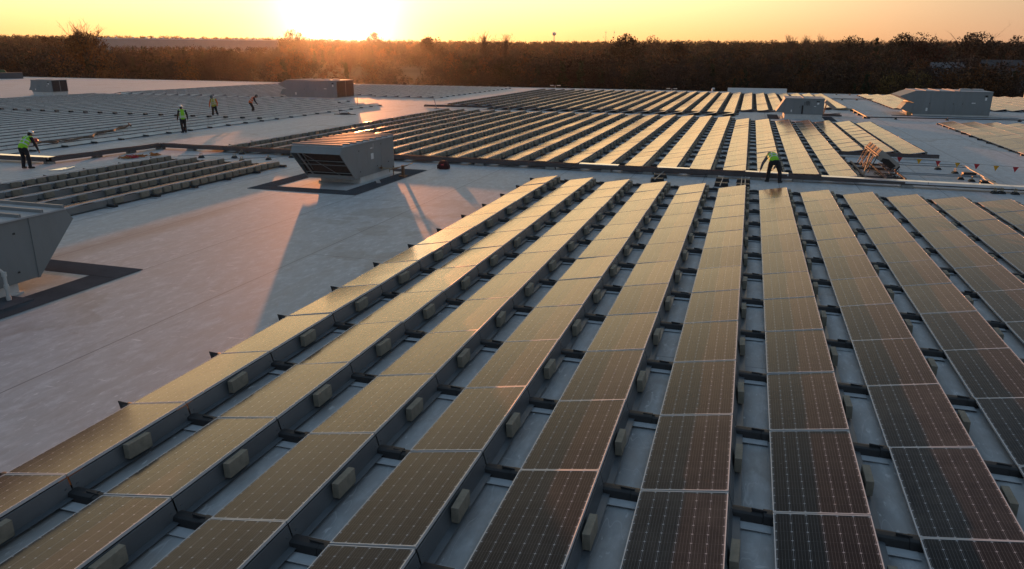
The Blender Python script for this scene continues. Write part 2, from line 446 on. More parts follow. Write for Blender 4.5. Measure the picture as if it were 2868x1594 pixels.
DF3 = deflector_mb(.012).mesh('wind_deflector', M['defl3']); DF2 = deflector_mb(.03).mesh('wind_deflector', M['defl2'])
GL, FR, DF, FT, SL = (glass_mb().mesh('glass', M['cells']), frame_mb().mesh('frame', [M['alu'], M['black']]),
                      deflector_mb().mesh('wind_deflector', M['defl']), foot_mb().mesh('support_foot', M['black'], bevel=.004),
                      slip_mb().mesh('slip_sheet', M['slip']))

# array, label phrase, rows (left to right) as (x of the high edge, y near, y far)
ARR = {}
ARR['front'] = [(-7.296 + 1.4977 * k, 30.0445 - 14 * PL, 30.0445) for k in range(12)]
mid = []
for k in range(-12, 9 + 1):
    x = -7.296 + 1.4977 * (k - 1); far = 66.25 if x < -.5 else 64.35
    n = 16 if x < -.5 else 15
    mid.append((x - .03, far - n * PL, far))
for k in range(10, 13):
    mid.append((-7.296 + 1.4977 * (k - 1) - .03, 64.4 - 10 * PL, 64.4))
ARR['middle'] = mid
far = []
for m_ in range(19, -8, -1):
    x = -1.15 - 1.4977 * m_
    if m_ >= 0: n = 21
    elif m_ >= -2: n = 18
    elif m_ >= -3: n = 17
    else: n = 15
    if x < -24: n = 19
    far.append((x, 112.1 - n * PL, 112.1))
ARR['far'] = far
ARR['small'] = [(-20.75 - 1.53 * m_, 30.0 - 11 * PL, 30.0) for m_ in (4, 3, 2, 1, 0)]
ARR['right'] = [(15.45 + 1.4977 * k, 67.05 - (14 if k < 3 else 11) * PL, 67.05) for k in range(9)]
ARR['distant'] = [(15.1 + 1.4977 * k, 113.4 - (14 if k > 4 else 14) * PL, 113.4) for k in range(14)]
left = []
for n in range(26, -1, -1):
    x = -36.45 - 1.58 * n
    f = 70.9 if n <= 3 else 75.6
    left.append((x, f - int((f - (14 if n < 12 else 40)) / PL) * PL, f))
ARR['left'] = left
leftfar = []
for n in range(26, -1, -1):
    x = -36.45 - 1.55 * n
    s = 83.7 if n <= 5 else (86 if n <= 11 else 77.2)
    k = int((115.6 - s) / PL)
    if n > 15: k = int((115.6 - 1.0 * (n - 15) * .25 - s) / PL)
    leftfar.append((x, 115.6 - k * PL - (0 if n <= 15 else .25 * (n - 15)), 115.6 - (0 if n <= 15 else .25 * (n - 15))))
ARR['leftfar'] = leftfar
PHR = {'front': 'front array', 'middle': 'middle array', 'far': 'far array', 'small': 'small left array', 'right': 'right-hand array',
       'distant': 'distant right array', 'left': 'left field', 'leftfar': 'far left field'}

def quad_area(pts):
    P = [project(p) for p in pts]
    if any(p is None for p in P): return 0
    if all(p[0] < 0 for p in P) or all(p[0] > 1 for p in P) or all(p[1] < 0 for p in P) or all(p[1] > 1 for p in P): return 0
    P = [(min(1, max(0, p[0])) * 1024, min(1, max(0, p[1])) * 569) for p in P]
    return abs(sum(P[i][0] * P[(i + 1) % 4][1] - P[(i + 1) % 4][0] * P[i][1] for i in range(4))) / 2

panels = []; blocks = []
for an, rows in ARR.items():
    for ri, (xh, yn, yf) in enumerate(rows):
        n = int(round((yf - yn) / PL))
        for j in range(n):
            yc = yf - (j + .5) * PL; xc = xh - .498
            a = quad_area([(xc + pp(s, t)[0], yc + t, pp(s, t)[2]) for s, t in ((0, -1), (W_, -1), (W_, 1), (0, 1))])
            a += quad_area([(xh, yc - 1, .28), (xh + .12, yc - 1, .05), (xh + .12, yc + 1, .05), (xh, yc + 1, .28)])
            panels.append((a, an, ri, j, n, xc, yc))
            # ballast on the deflector
            if an in ('left', 'leftfar', 'right', 'distant'): ys = []
            elif an == 'front': ys = [-.62, 0, .62] if j == 0 else ([-.55, .35] if j == 1 else [0])
            elif an == 'small': ys = [-.72, -.24, .24, .72] if j < 4 else ([-.6, .62] if j == 4 else [])
            elif an == 'middle':
                if j >= n - 2 or j == 0: ys = [-.7, -.23, .24, .7]
                elif ri < 11: ys = [-.62, .1, .66] if (j + ri) % 3 else [-.66, -.2, .62]
                elif ri < 17: ys = [-.5, .4]
                else: ys = [0] if j % 3 else [-.3, .4]
            else:
                ys = [-.65, .0, .65] if ri < 16 else [0, .6]
            for q, y in enumerate(ys):
                jit = rnd.uniform(-.03, .03)
                bx, by = xh + .104, yc + y + jit
                ba = quad_area([(bx + .05, by - .2, .06), (bx + .05, by + .2, .06), (bx, by + .2, .26), (bx, by - .2, .26)])
                if an == 'front': ba *= 3
                blocks.append((ba, an, ri, j, q, len(ys), bx, by))

panels.sort(key=lambda p: -p[0]); blocks.sort(key=lambda p: -p[0])
near = [p for p in panels if p[0] > 0][:300]; rest = panels[len(near):]
proto = None
for (a, an, ri, j, n, xc, yc) in near:
    if proto is None:
        proto = empty('solar_panel', (xc, yc, 0))
        for nm, me in (('glass', GL), ('frame', FR), ('wind_deflector', DF), ('support_foot', FT), ('slip_sheet', SL)):
            o = bpy.data.objects.new(nm, me); COL.objects.link(o); o.parent = proto
        c = proto
    else:
        c = copy_tree(proto); c.location = (xc, yc, 0)
    if an != 'front':
        for ch in c.children:
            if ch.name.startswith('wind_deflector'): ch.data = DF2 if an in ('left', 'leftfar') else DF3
    c.rotation_euler = (R(rnd.gauss(0, .26)), R(rnd.gauss(0, .32)), R(rnd.gauss(0, .03)))
    tag(c, 'dark solar panel, %s from far end, %s row, %s' % (ORD[j + 1], ORD[ri + 1], PHR[an]), 'solar panel',
        'solar panels in the ' + PHR[an])
# panels past the 300 that show largest: one object
def tile(tmpl, spots):
    out = MB()
    v0 = np.array(tmpl.v)
    for (xc, yc, rx, ry) in spots:
        b = len(out.v)
        vs = v0 + [xc, yc, 0]; vs[:, 2] += (v0[:, 1] * rx - v0[:, 0] * ry)
        out.v += [tuple(p) for p in vs]; out.f += [tuple(b + i for i in f) for f in tmpl.f]
        out.m += tmpl.m; out.uv += tmpl.uv
    return out
def merged(parts):
    t = MB()
    for mb, mo in parts:
        b = len(t.v); t.v += mb.v; t.f += [tuple(b + i for i in f) for f in mb.f]; t.m += [mo + k for k in mb.m]; t.uv += mb.uv
    return t
simple_foot = MB().prism([(.92, 0), (1.10, 0), (1.06, .1), (.96, .1)], 'x', -.60, .897)
T1 = merged([(glass_mb(), 0), (frame_mb(), 1), (deflector_mb(.012), 3), (simple_foot, 2)])
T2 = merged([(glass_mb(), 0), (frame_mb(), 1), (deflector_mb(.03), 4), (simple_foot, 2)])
def spots(sel): return [(p[5], p[6], R(rnd.gauss(0, .26)), R(rnd.gauss(0, .32))) for p in rest if (p[1] in ('left', 'leftfar')) == sel]
fa, fb = tile(T1, spots(False)), tile(T2, spots(True))
o = merged([(fa, 0), (fb, 0)]).build('solar_panel_field', [M['cells'], M['alu'], M['black'], M['defl3'], M['defl2']])
tag(o, 'rows of tilted solar panels spread over the farther parts of the white roof', 'solar panels', None, 'stuff')

# ballast blocks
BL = MB().box(-.045, .045, -.192, .192, -.097, .097)
bme = BL.mesh('ballast_block', M['concrete'], bevel=.0035)
nearb = [b for b in blocks if b[0] > 0][:300]; restb = blocks[len(nearb):]
bp = None
cnt = {}
for (a, an, ri, j, q, nq, bx, by) in nearb:
    o = bpy.data.objects.new('ballast_block', bme) if bp is None else bp.copy()
    bp = bp or o; COL.objects.link(o)
    o.location = (bx, by,   .166 + rnd.uniform(-.004, .006)); o.rotation_euler = (R(rnd.gauss(0, 1.0)), R(-2 + rnd.gauss(0, 1.5)), R(rnd.gauss(0, 1.5)))
    pre = '' if nq == 1 else ORD[nq - q] + ' '
    tag(o, '%sgrey ballast block, %s panel from far end, %s row, %s' % (pre, ORD[j + 1], ORD[ri + 1], PHR[an]), 'ballast block',
        'concrete ballast blocks in the ' + PHR[an])
o = tile(BL, [])
for (a, an, ri, j, q, nq, bx, by) in restb:
    lean = R(-2 + rnd.gauss(0, 1.5)); c_, s_ = math.cos(lean), math.sin(lean); b = len(o.v)
    o.v += [(bx + x * c_ + z * s_, by + y, .166 - x * s_ + z * c_) for x, y, z in BL.v]
    o.f += [tuple(b + i for i in f) for f in BL.f]; o.m += BL.m; o.uv += BL.uv
o = o.build('ballast_block_field', M['concrete'])
tag(o, 'small concrete ballast blocks lining the backs of the farther panel rows', 'ballast blocks', None, 'stuff')

# small dark connector boxes standing on every row of the left field
cb = MB().prism([(-.16, 0), (.16, 0), (.10, .13), (-.10, .13)], 'y', -.14, .14).mesh('connector_box', M['black'])
k_ = 0
for n in range(0, 18):
    x = -36.45 - 1.58 * n
    o = bpy.data.objects.new('connector_box', cb); COL.objects.link(o)
    o.location = (x + .12, 50.6 + .02 * n, .19)
    tag(o, 'black connector box on the left field, %s row from the white walkway' % ORD[n + 1], 'connector box', 'connector boxes in the left field')
# ------------------------------------------------------------------ the warehouse and its roof
rb = MB()
edge = [(-230, 133), (-155, 126.2), (-83, 121.8), (-33, 118.9), (14, 116.6), (70, 113.8)]
# the roof as one sheet, its far edge slightly askew
poly = [(-230, -20), (70, -20)] + edge[::-1]
rb.face([(x, y, 0) for x, y in poly], 0)
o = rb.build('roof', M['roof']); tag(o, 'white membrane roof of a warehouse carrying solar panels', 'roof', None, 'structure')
wh = empty('warehouse', (-80, 60, -11))
tag(wh, 'large warehouse below the white solar roof', 'building')
wb = MB(); pts = poly
for i in range(len(pts)):
    a, b = pts[i], pts[(i + 1) % len(pts)]
    wb.face([(a[0], a[1], -11.5), (b[0], b[1], -11.5), (b[0], b[1], -.02), (a[0], a[1], -.02)], 0)
wb.build('wall', M['brick'], wh, (-80, 60, -11))
cp = MB()
for i in range(len(edge) - 1):
    a, b = Vector((*edge[i], .03)), Vector((*edge[i + 1], .03)); cp.bar(a, b, .22, .10)
cp.build('roof_edge_trim', M['white'], wh, (-80, 60, -11))

# ------------------------------------------------------------------ walkway mats
def mat_strip(x0, x1, y0, y1, along, label, group):
    b = MB(); z = .012; L = (x1 - x0) if along == 'x' else (y1 - y0)
    if along == 'x': uv = [(0, 0), (L, 0), (L, 1), (0, 1)]
    else: uv = [(0, 1), (0, 0), (L, 0), (L, 1)]
    b.face([(x0, y0, z), (x1, y0, z), (x1, y1, z), (x0, y1, z)], 0, uv)
    for f in (((x0, y0), (x1, y0)), ((x1, y0), (x1, y1)), ((x1, y1), (x0, y1)), ((x0, y1), (x0, y0))):
        (ax, ay), (bx, by) = f
        b.face([(ax, ay, 0.004), (bx, by, 0.004), (bx, by, z), (ax, ay, z)], 0, [(0, .05)] * 4)
    o = b.build('walkway_mat', M['mat'])
    tag(o, label, 'walkway mat', group)
def mat_frame(x0, x1, y0, y1, w, what, sides='nesw'):
    g = 'walkway mats around the ' + what
    if 's' in sides: mat_strip(x0, x1 - w - .02, y0, y0 + w, 'x', 'dark ribbed walkway mat along the near side of the ' + what, g)
    if 'e' in sides: mat_strip(x1 - w, x1, y0, y1 - w - .02, 'y', 'dark ribbed walkway mat along the right side of the ' + what, g)
    if 'n' in sides: mat_strip(x0 + w + .02, x1, y1 - w, y1, 'x', 'dark ribbed walkway mat along the far side of the ' + what, g)
    if 'w' in sides: mat_strip(x0, x0 + w, y0 + w + .02, y1, 'y', 'dark ribbed walkway mat along the left side of the ' + what, g)

# ------------------------------------------------------------------ rooftop air units
def seam_box(b, x0, x1, y0, y1, z0, z1, face, seams, m=1, t=.006, w=.016):
    """thin raised panel joints on one vertical face"""
    for s in seams:
        if face == 'x+': b.box(x1, x1 + t, s - w / 2, s + w / 2, z0 + .03, z1 - .03, m)
        elif face == 'y-': b.box(s - w / 2, s + w / 2, y0 - t, y0, z0 + .03, z1 - .03, m)

def small_unit(flip, yoff, label):
    """packaged unit with a big sloped rain hood; flip=False: hood towards the camera (-y)"""
    x0, x1, y0, y1, z0, z1 = -17.05, -14.85, 26.62, 30.2, .24, 1.65
    c = (-15.95, 28.4, 0)
    def fy(y): return y if not flip else 2 * 28.4 - y + yoff
    org = (c[0], fy(c[1]), 0)
    t = empty('rooftop_air_unit', org); tag(t, label, 'rooftop air unit', 'air units near the middle of the roof')
    def Y(a, b): return (min(fy(a), fy(b)), max(fy(a), fy(b)))
    b = MB(); b.box(x0 + .02, x1 - .02, *Y(y0, y1), z0, z1 - .06, 0)
    ys = [fy(27.75), fy(29.0)]
    seam_box(b, x0, x1 - .02, 0, 0, z0, z1 - .06, 'x+', ys)
    for zz in (.72,): b.box(x1 - .02, x1 - .015, *Y(27.8, 28.98), zz, zz + .014, 1)
    for (y, z) in ((27.0, 1.3), (28.95, 1.38), (29.6, .55), (28.55, .5), (27.05, .45)):
        b.box(x1 - .02, x1 - .004, *Y(y, y + .05), z, z + .04, 2)
    b.build('body', [M['hvac'], M['hvac'], M['dark']], t, org, bevel=.006)
    b = MB(); b.box(x1 - .019, x1 - .012, *Y(28.05, 28.27), .86, 1.10, 0); b.box(x1 - .019, x1 - .012, *Y(28.25, 28.30), 1.28, 1.50, 1)
    b.box(x1 - .019, x1 - .012, *Y(28.0, 28.2), 1.30, 1.34, 0)
    b.build('label_plate', [M['white'], M['hvac_top']], t, org)
    b = MB(); b.box(x0 - .02, x1 + .025, *Y(y0 - .95, y1 + .03), z1 - .055, z1 - .015, 0)
    for k in range(9):
        y = y0 - .93 + k * .555
        b.box(x0 - .01, x1 + .01, *Y(y, y + .055), z1 - .015, z1 + .06, 1)
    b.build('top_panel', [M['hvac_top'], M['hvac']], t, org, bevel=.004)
    # hood: two cheeks, lip and sloped opening
    prof = [(fy(y0 + .01), z1 - .06), (fy(y0 - .95), z1 - .06), (fy(y0 - 1.12), z1 - .30), (fy(y0 - .03), z0 + .01), (fy(y0 + .01), z0 + .01)]
    b = MB(); b.prism(prof, 'x', x0, x0 + .03); b.prism(prof, 'x', x1 - .03, x1)
    a1, a2 = Vector((0, fy(y0 - .95), z1 - .06)), Vector((0, fy(y0 - 1.12), z1 - .30))
    n = Vector((0, -(a2 - a1).z, (a2 - a1).y)).normalized() * .02
    lip = [(a1.y, a1.z), (a2.y, a2.z), ((a2 + n).y, (a2 + n).z), ((a1 + n).y, (a1 + n).z)]
    b.prism(lip, 'x', x0 + .03, x1 - .03)
    b.box(x0 + .03, x1 - .03, *Y(y0 - .06, y0), z0 - .02, z0 + .13)
    b.build('rain_hood', M['hvac'], t, org)
    if not flip:
        b = MB()  # filters and bracing seen through the sloped opening
        def sl(x, f, d): # f 0 at lip .. 1 at bottom; d depth behind the opening
            y = (y0 - 1.12) * (1 - f) + (y0 - .03) * f + d * .8; z = (z1 - .30) * (1 - f) + (z0 + .08) * f + d * .5
            return (x, y, z)
        b.face([sl(x0 + .03, 0, .34), sl(x1 - .03, 0, .34), sl(x1 - .03, 1, .04), sl(x0 + .03, 1, .04)], 0)
        b.face([sl(x0 + .34, .06, .30), sl(x1 - .14, .06, .30), sl(x1 - .14, .40, .2), sl(x0 + .34, .40, .2)], 1)
        b.face([sl(x0 + .34, .52, .18), sl(x1 - .14, .52, .18), sl(x1 - .14, .84, .08), sl(x0 + .34, .84, .08)], 1)
        b.build('filter', [M['dark'], M['filter']], t, org)
        b = MB()
        b.bar(sl(x0 + .03, .5, .02), sl(x1 - .03, .5, .02), .022)
        b.bar(sl(x0 + .30, 0, .03), sl(x0 + .30, 1, .03), .07, .03); b.bar(sl(x0 + .38, .1, .16), sl(x0 + .38, .9, .1), .03)
        b.bar(sl(x0 + .52, .02, .02), sl(x1 - .62, .98, .02), .045, .02)
        b.bar(sl(x0 + .03, .46, .22), sl(x1 - .03, .46, .22), .16, .03)
        b.bar(sl(x0 + .03, .90, .1), sl(x1 - .03, .90, .1), .14, .03)
        b.build('hood_brace', M['hvac'], t, org)
    b = MB(); b.box(x0 + .30, x1 - .06, *Y(y0 + .5, y1 - .1), 0, z0, 0)
    b.box(x0 + .24, x1 - .02, *Y(y0 + .42, y1 - .04), 0, .03, 0)
    b.build('curb', M['curb'], t, org)
    return t, fy

small_unit(False, 0, 'grey rooftop air unit with its rain hood facing the camera, beside the tool bag')
tL, fyL = small_unit(True, -18.07, 'dark grey air unit cut off by the left edge, its hood pointing away')
# the mirrored unit keeps its own place: hood tip at y = 13.2
mat_frame(-18.5, -13.76, 24.55, 31.3, .80, 'air unit with the open hood')
mat_frame(-18.5, -13.76, 7.9, 13.97, .80, 'air unit at the left edge', 'nes')

# gas pipe and timber support beside the near unit
p = empty('gas_pipe', (-14.6, 29.0, 0)); tag(p, 'rusty yellow gas pipe with valve leaving the near air unit', 'pipe')
b = MB(); b.tube([(-14.86, 28.7, .42), (-14.66, 28.72, .42), (-14.60, 28.78, .40), (-14.45, 29.1, .36), (-14.0, 29.5, .42), (-13.75, 29.75, .55)], .022, 8)
b.tube([(-14.72, 28.71, .42), (-14.72, 28.71, .32)], .03, 8); b.tube([(-14.5, 28.98, .38), (-14.5, 28.98, .2)], .018, 8)
b.build('pipe_run', M['brass'], p, (-14.6, 29.0, 0))
b = MB(); b.box(-14.80, -14.70, 28.66, 28.76, .385, .455); b.tube([(-14.75, 28.71, .45), (-14.75, 28.71, .54)], .012, 6)
b.build('valve', M['rust'], p, (-14.6, 29.0, 0))
b = MB(); b.box(-14.02, -13.92, 29.13, 29.25, 0, .50); b.box(-14.10, -13.84, 29.03, 29.35, 0, .07); b.bar((-14.5, 29.0, .30), (-13.9, 29.5, .47), .03)
b.bar((-14.55, 29.45, 0), (-14.55, 29.45, .42), .03)
o = b.build('pipe_stand', M['rust'], None, (-13.97, 29.2, 0)); tag(o, 'brown timber post holding the gas pipe beside the near air unit', 'pipe stand')
o = MB().box(-14.75, -14.05, 27.55, 27.72, .013, .03).build('loose_panel', M['cover'], None, (-14.4, 27.6, 0)); o.rotation_euler = (0, 0, R(-58))
tag(o, 'shiny metal strip lying on the mat beside the near air unit', 'metal strip')

# condensate pipe at the unit on the left edge
p = empty('drain_pipe', (-14.6, 11.1, 0)); tag(p, 'pale plastic drain pipe with elbows at the air unit on the left edge', 'pipe')
b = MB(); b.tube([(-14.62, 11.12, .02), (-14.62, 11.12, .62), (-14.64, 11.06, .70), (-14.72, 10.95, .72), (-14.9, 10.7, .72)], .035, 10)
b.build('pipe_run', M['curb'], p, (-14.6, 11.1, 0))
b = MB(); [b.lathe((-14.62, 11.12, z), [(.05, 0), (.05, .09)], 12) for z in (.02, .28, .55)]; b.build('pipe_collar', M['curb'], p, (-14.6, 11.1, 0))
o = MB().box(-15.0, -14.2, 10.6, 11.35, .014, .03).build('drain_pad', M['mat'], None, (-14.6, 11, 0)); tag(o, 'small dark pad under the pale drain pipe', 'pad')

def big_unit(x0, x1, y0, y1, z0, z1, label, hoods=True, coil=False, seams=(), curb=.12, ridges=(), hoodside=-1):
    c = ((x0 + x1) / 2, (y0 + y1) / 2, 0)
    t = empty('rooftop_air_unit', c); tag(t, label, 'rooftop air unit', 'air units standing farther back on the roof')
    b = MB(); b.box(x0, x1, y0, y1, z0, z1, 0)
    seam_box(b, x0, x1, y0, y1, z0, z1, 'y-', [s for s in seams], 1, .015, .03)
    for s in seams[1::2]: b.box(s - .10, s - .06, y0 - .03, y0, (z0 + z1) / 2 - .12, (z0 + z1) / 2 + .02, 2)
    b.box(x0, x1, y0 - .012, y0, z0 + .02, z0 + .06, 1); b.box(x0, x1, y0 - .02, y0, z1 - .05, z1 - .01, 1)
    b.build('body', [M['hvac'], M['hvac'], M['dark']], t, c, bevel=.01)
    b = MB(); b.box(x0 - .03, x1 + .03, y0 - .03, y1 + .03, z1, z1 + .03)
    for s in ridges: b.box(s - .045, s + .045, y0 - .03, y1 + .03, z1 + .03, z1 + .085)
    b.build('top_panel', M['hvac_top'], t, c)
    b = MB(); b.box(x0 + .05, x1 - .05, y0 + .03, y1 - .05, 0, z0); b.box(x0 - .15, x1 + .15, y0 - .12, y1 + .12, 0, .035); b.build('curb', M['curb'], t, c)
    w = x1 - x0; h = z1 - z0
    b = MB(); b.box(x1 - .62, x1 - .36, y0 - .008, y0, z1 - h * .22, z1 - h * .14, 1); b.box(x1 - .55, x1 - .40, y0 - .010, y0, z1 - h * .36, z1 - h * .23, 0)
    b.box(x0 + w * .17, x0 + w * .195, y0 - .01, y0, z0 + h * .14, z0 + h * .28, 0); b.box(x0 + w * .75, x0 + w * .80, y0 - .008, y0, z0 + h * .5, z0 + h * .54, 0)
    b.build('label_plate', [M['white'], M['dark']], t, c)
    if hoods:
        b = MB(); b.prism([(x0, z1), (x0 - 1.2, z1 - .46), (x0 - .98, z1 - .62), (x0, z1 - 1.02)], 'y', y0 + .02, y1 - .2); b.build('upper_hood', M['hvac'], t, c)
        b = MB(); b.prism([(x0, z1 - 1.03), (x0 - .60, z1 - 1.04), (x0 - 1.0, z1 - 1.62), (x0 - .35, z0 + .2), (x0, z0)], 'y', y0 + .04, y0 + 2.2); b.build('lower_hood', M['hvac'], t, c)
    if coil:
        b = MB(); b.box(x1, x1 + .02, y0 + .1, y1 - .1, z0 + .08, z1 - .08, 0)
        n = 26
        for i in range(n):
            y = y0 + .12 + i * (y1 - y0 - .24) / (n - 1); b.box(x1 + .02, x1 + .05, y - .018, y + .018, z0 + .1, z1 - .1, 1)
        b.box(x1 + .02, x1 + .06, (y0 + y1) / 2 - .05, (y0 + y1) / 2 + .05, z0 + .05, z1 - .05, 2)
        b.build('condenser_louvre', [M['dark'], M['tray'], M['hvac']], t, c)
    return t, c

tm, cm = big_unit(-53.1, -46.35, 79.8, 83.9, .12, 2.08, 'long grey air unit with two left hoods, behind the three workers', True, True,
                  [-51.7, -50.6, -49.9, -49.1, -47.2], ridges=[-52, -50.8, -49.4])
b = MB(); [b.lathe((x, 81.7, 2.11), [(.38, 0), (.38, .1), (.30, .12)], 18) for x in (-48.6, -47.5)]; b.box(-46.9, -46.5, 80.5, 81, 2.11, 2.25)
b.build('fan_guard', M['hvac_top'], tm, cm)
tr, cr = big_unit(14.32, 20.52, 76.9, 81.8, .14, 2.16, 'largest grey air unit with two left hoods, before the distant right array', True, False,
                  [15.6, 15.72, 16.9, 17.6, 17.7, 18.35, 19.95], ridges=[15.2, 16.3, 17.5, 17.9])
b = MB(); [b.lathe((x, 79.6, 2.19), [(.5, 0), (.5, .12), (.42, .14)], 18) for x in (18.9, 19.9)]; b.build('fan_guard', M['hvac_top'], tr, cr)
t1, c1 = big_unit(2.95, 6.05, 68.4, 72.2, .42, 1.70, 'grey air unit with a slanted left hood, between the middle and far arrays', False, False,
                  [3.7, 4.25, 5.05], ridges=[4.4])
b = MB(); b.prism([(2.95, 1.69), (2.30, .62), (2.32, .56), (2.95, .50)], 'y', 68.45, 70.6); b.build('hood', M['hvac'], t1, c1)
b = MB()
for x in (4.52, 4.64, 4.73, 4.80, 4.90): b.box(x - .012, x + .012, 68.37, 68.4, 1.15, 1.52 - .1 * abs(x - 4.75) * 4); b.sphere((x, 68.37, 1.50 - .1 * abs(x - 4.75) * 4), .03, 8, 6)
b.box(4.32, 4.44, 68.37, 68.4, .46, 1.15)
b.build('control_panel', M['dark'], t1, c1)
tl, cl = big_unit(-85.2, -81.95, 73.2, 75.5, .38, 1.80, 'lone grey air unit with louvred end, beyond the left field', False, True, [-84.3, -83.9, -82.9], ridges=[-84.2])
b = MB(); b.prism([(-85.2, 1.78), (-85.45, 1.0), (-85.75, .58), (-85.2, .55)], 'y', 73.25, 75.3); b.build('hood', M['hvac'], tl, cl)
mat_frame(1.7, 7.1, 66.9, 73.3, .9, 'air unit with the slanted hood', 'we')
mat_strip(12.6, 14.0, 76.0, 77.0, 'x', 'dark walkway mat at the hood end of the largest air unit', 'walkway mats around the largest air unit')
mat_strip(14.0, 22.6, 75.9, 76.6, 'x', 'dark walkway mat along the near side of the largest air unit', 'walkway mats around the largest air unit')
o = MB().box(13.85, 14.25, 76.75, 77.05, .02, .30).build('timber_block', M['wood'], None, (14.05, 76.9, 0)); tag(o, 'orange timber block at the left foot of the largest air unit', 'timber block')

# ------------------------------------------------------------------ cable trays with their support blocks
def tray(name, label, pts, w, z0, z1, cables=4, mat='tray', group=None):
    c = (pts[0][0], pts[0][1], 0); t = empty(name, c); tag(t, label, 'cable tray', group)
    rail = MB(); cab = MB(); pan = MB()
    for i in range(len(pts) - 1):
        a, b = Vector((*pts[i], 0)), Vector((*pts[i + 1], 0)); d = (b - a).normalized(); n = Vector((-d.y, d.x, 0))
        for s in (-1, 1):
            rail.bar(a + n * s * w / 2 + Vector((0, 0, (z0 + z1) / 2)), b + n * s * w / 2 + Vector((0, 0, (z0 + z1) / 2)), .02, z1 - z0)
        pan.bar(a + Vector((0, 0, z0 + .01)), b + Vector((0, 0, z0 + .01)), w, .012)
        for k in range(cables):
            off = n * (w * .8 * (k / (cables - 1) - .5)); L = (b - a).length; m = max(3, int(L / .8))
            pth = [a.lerp(b, q / m) + off * (1 + .1 * math.sin(q * 1.3 + k)) + Vector((0, 0, z1 - .005 + .012 * math.sin(q * 1.7 + k * 2.1))) for q in range(m + 1)]
            cab.tube(pth, .022, 6)
    rail.build('side_rail', M[mat], t, c); pan.build('tray_pan', M[mat], t, c); cab.build('cable', M['maroon'], t, c)
    return t
tray('cable_tray', 'long cable tray with maroon cables crossing the roof before the middle array',
     [(-34.8, 27.15), (-31.45, 27.25), (-30.75, 33.75), (3.2, 33.55)], .36, .12, .30)
tray('cable_tray', 'black cable tray running between the middle and far arrays', [(-31.0, 70.4), (-1.0, 71.15)], .30, .10, .26, 3)
t = tray('cable_tray', 'low steel tray under the shortest rows of the middle array', [(4.85, 43.2), (9.6, 43.15)], .26, .10, .26, 3)
def cover(name, label, pts, w, z, parts=None):
    c = (pts[0][0], pts[0][1], 0); b = MB()
    for i in range(len(pts) - 1):
        a, q = Vector((*pts[i], z)), Vector((*pts[i + 1], z)); d = (q - a).normalized(); n = Vector((-d.y, d.x, 0)) * w / 2
        b.raw([a - n, q - n, q + n, a + n], [(0, 1, 2, 3)])
        for s in (-1, 1):
            b.raw([a + n * s, q + n * s, q + n * s - Vector((0, 0, .10)), a + n * s - Vector((0, 0, .10))], [(0, 1, 2, 3) if s < 0 else (3, 2, 1, 0)])
    o = b.build(name, M['cover'], None, c)
    md = o.modifiers.new('thickness', 'SOLIDIFY'); md.thickness = .004
    tag(o, label, 'tray cover', 'bright tray covers'); return o
tray('cable_tray', 'right-hand cable tray under the bright metal cover', [(3.2, 33.55), (14.5, 33.35)], .36, .12, .24, 3)
cover('tray_cover', 'long bright metal tray cover running off to the right edge', [(3.2, 33.66), (6.2, 33.52), (7.2, 33.45), (9.6, 33.42), (14.5, 33.32)], .40, .275)
cover('tray_cover', 'short bright tray cover under the hand of the bending worker', [(.15, 33.62), (1.9, 33.54)], .34, .335)
cover('tray_cover', 'lone bright tray cover left of the middle, near the front array', [(-7.15, 33.62), (-5.35, 33.60)], .36, .335)
cover('tray_cover', 'sunlit tray cover behind the stooped worker at the left edge', [(-34.8, 27.25), (-31.35, 27.35)], .40, .325)
cover('tray_cover', 'dull tray cover in the middle of the cable tray', [(-3.6, 33.60), (-2.2, 33.60)], .34, .335)
bl = MB().prism([(-.24, 0), (.24, 0), (.20, .115), (-.20, .115)], 'y', -.14, .14)
blm = bl.mesh('support_block', M['pad_block'], bevel=.008)
spots = [(-31.3, 29.9), (-31.05, 31.9), (-30.75, 33.7), (-28.7, 33.7), (-25.4, 33.7), (-23.2, 33.7), (-12.0, 33.5), (-8.5, 33.5), (-5.9, 33.5), (-4.0, 33.5),
         (-1.2, 33.5), (.6, 33.5), (2.3, 33.5), (6.45, 33.3), (11.6, 33.3)]
spots2 = [(-31.5, 27.3)] + spots
for i, (x, y) in enumerate(spots2):
    o = bpy.data.objects.new('support_block', blm); COL.objects.link(o); o.location = (x, y, 0)
    o.rotation_euler = (0, 0, R(90 if i in (1, 2) else 0) + rnd.gauss(0, .05))
    tag(o, 'grey support block under the long cable tray, %s along it from the left' % ORD[i + 1], 'support block', 'support blocks under the long cable tray')

# ------------------------------------------------------------------ inverter rack
rk = empty('equipment_rack', (5.9, 37.4, 0)); tag(rk, 'steel strut rack on roof sleepers carrying four slanted inverters', 'rack')
b = MB()
for y in (34.6, 35.35, 38.2, 39.7): b.box(4.95, 6.75, y - .05, y + .05, .03, .13)
for x in (5.05, 5.85, 6.6): b.box(x - .04, x + .04, 34.5, 39.8, .13, .20)
b.build('base_rail', M['tray'], rk, (5.9, 37.4, 0))
b = MB(); [b.box(x - .13, x + .13, y - .10, y + .10, .0, .06) for x in (5.1, 6.6) for y in (34.6, 35.35, 38.2, 39.7)]
b.build('rubber_foot', M['black'], rk, (5.9, 37.4, 0))
for y in (35.7, 36.35, 36.65, 37.3, 37.6, 38.25, 38.55, 39.2):
    b = MB(); b.bar((5.28, y, .2), (5.60, y, 1.02), .035); b.build('leg', M['black'], rk, (5.9, 37.4, 0))
    b = MB(); b.bar((6.42, y, .2), (6.35, y, .40), .035); b.build('leg', M['black'], rk, (5.9, 37.4, 0))
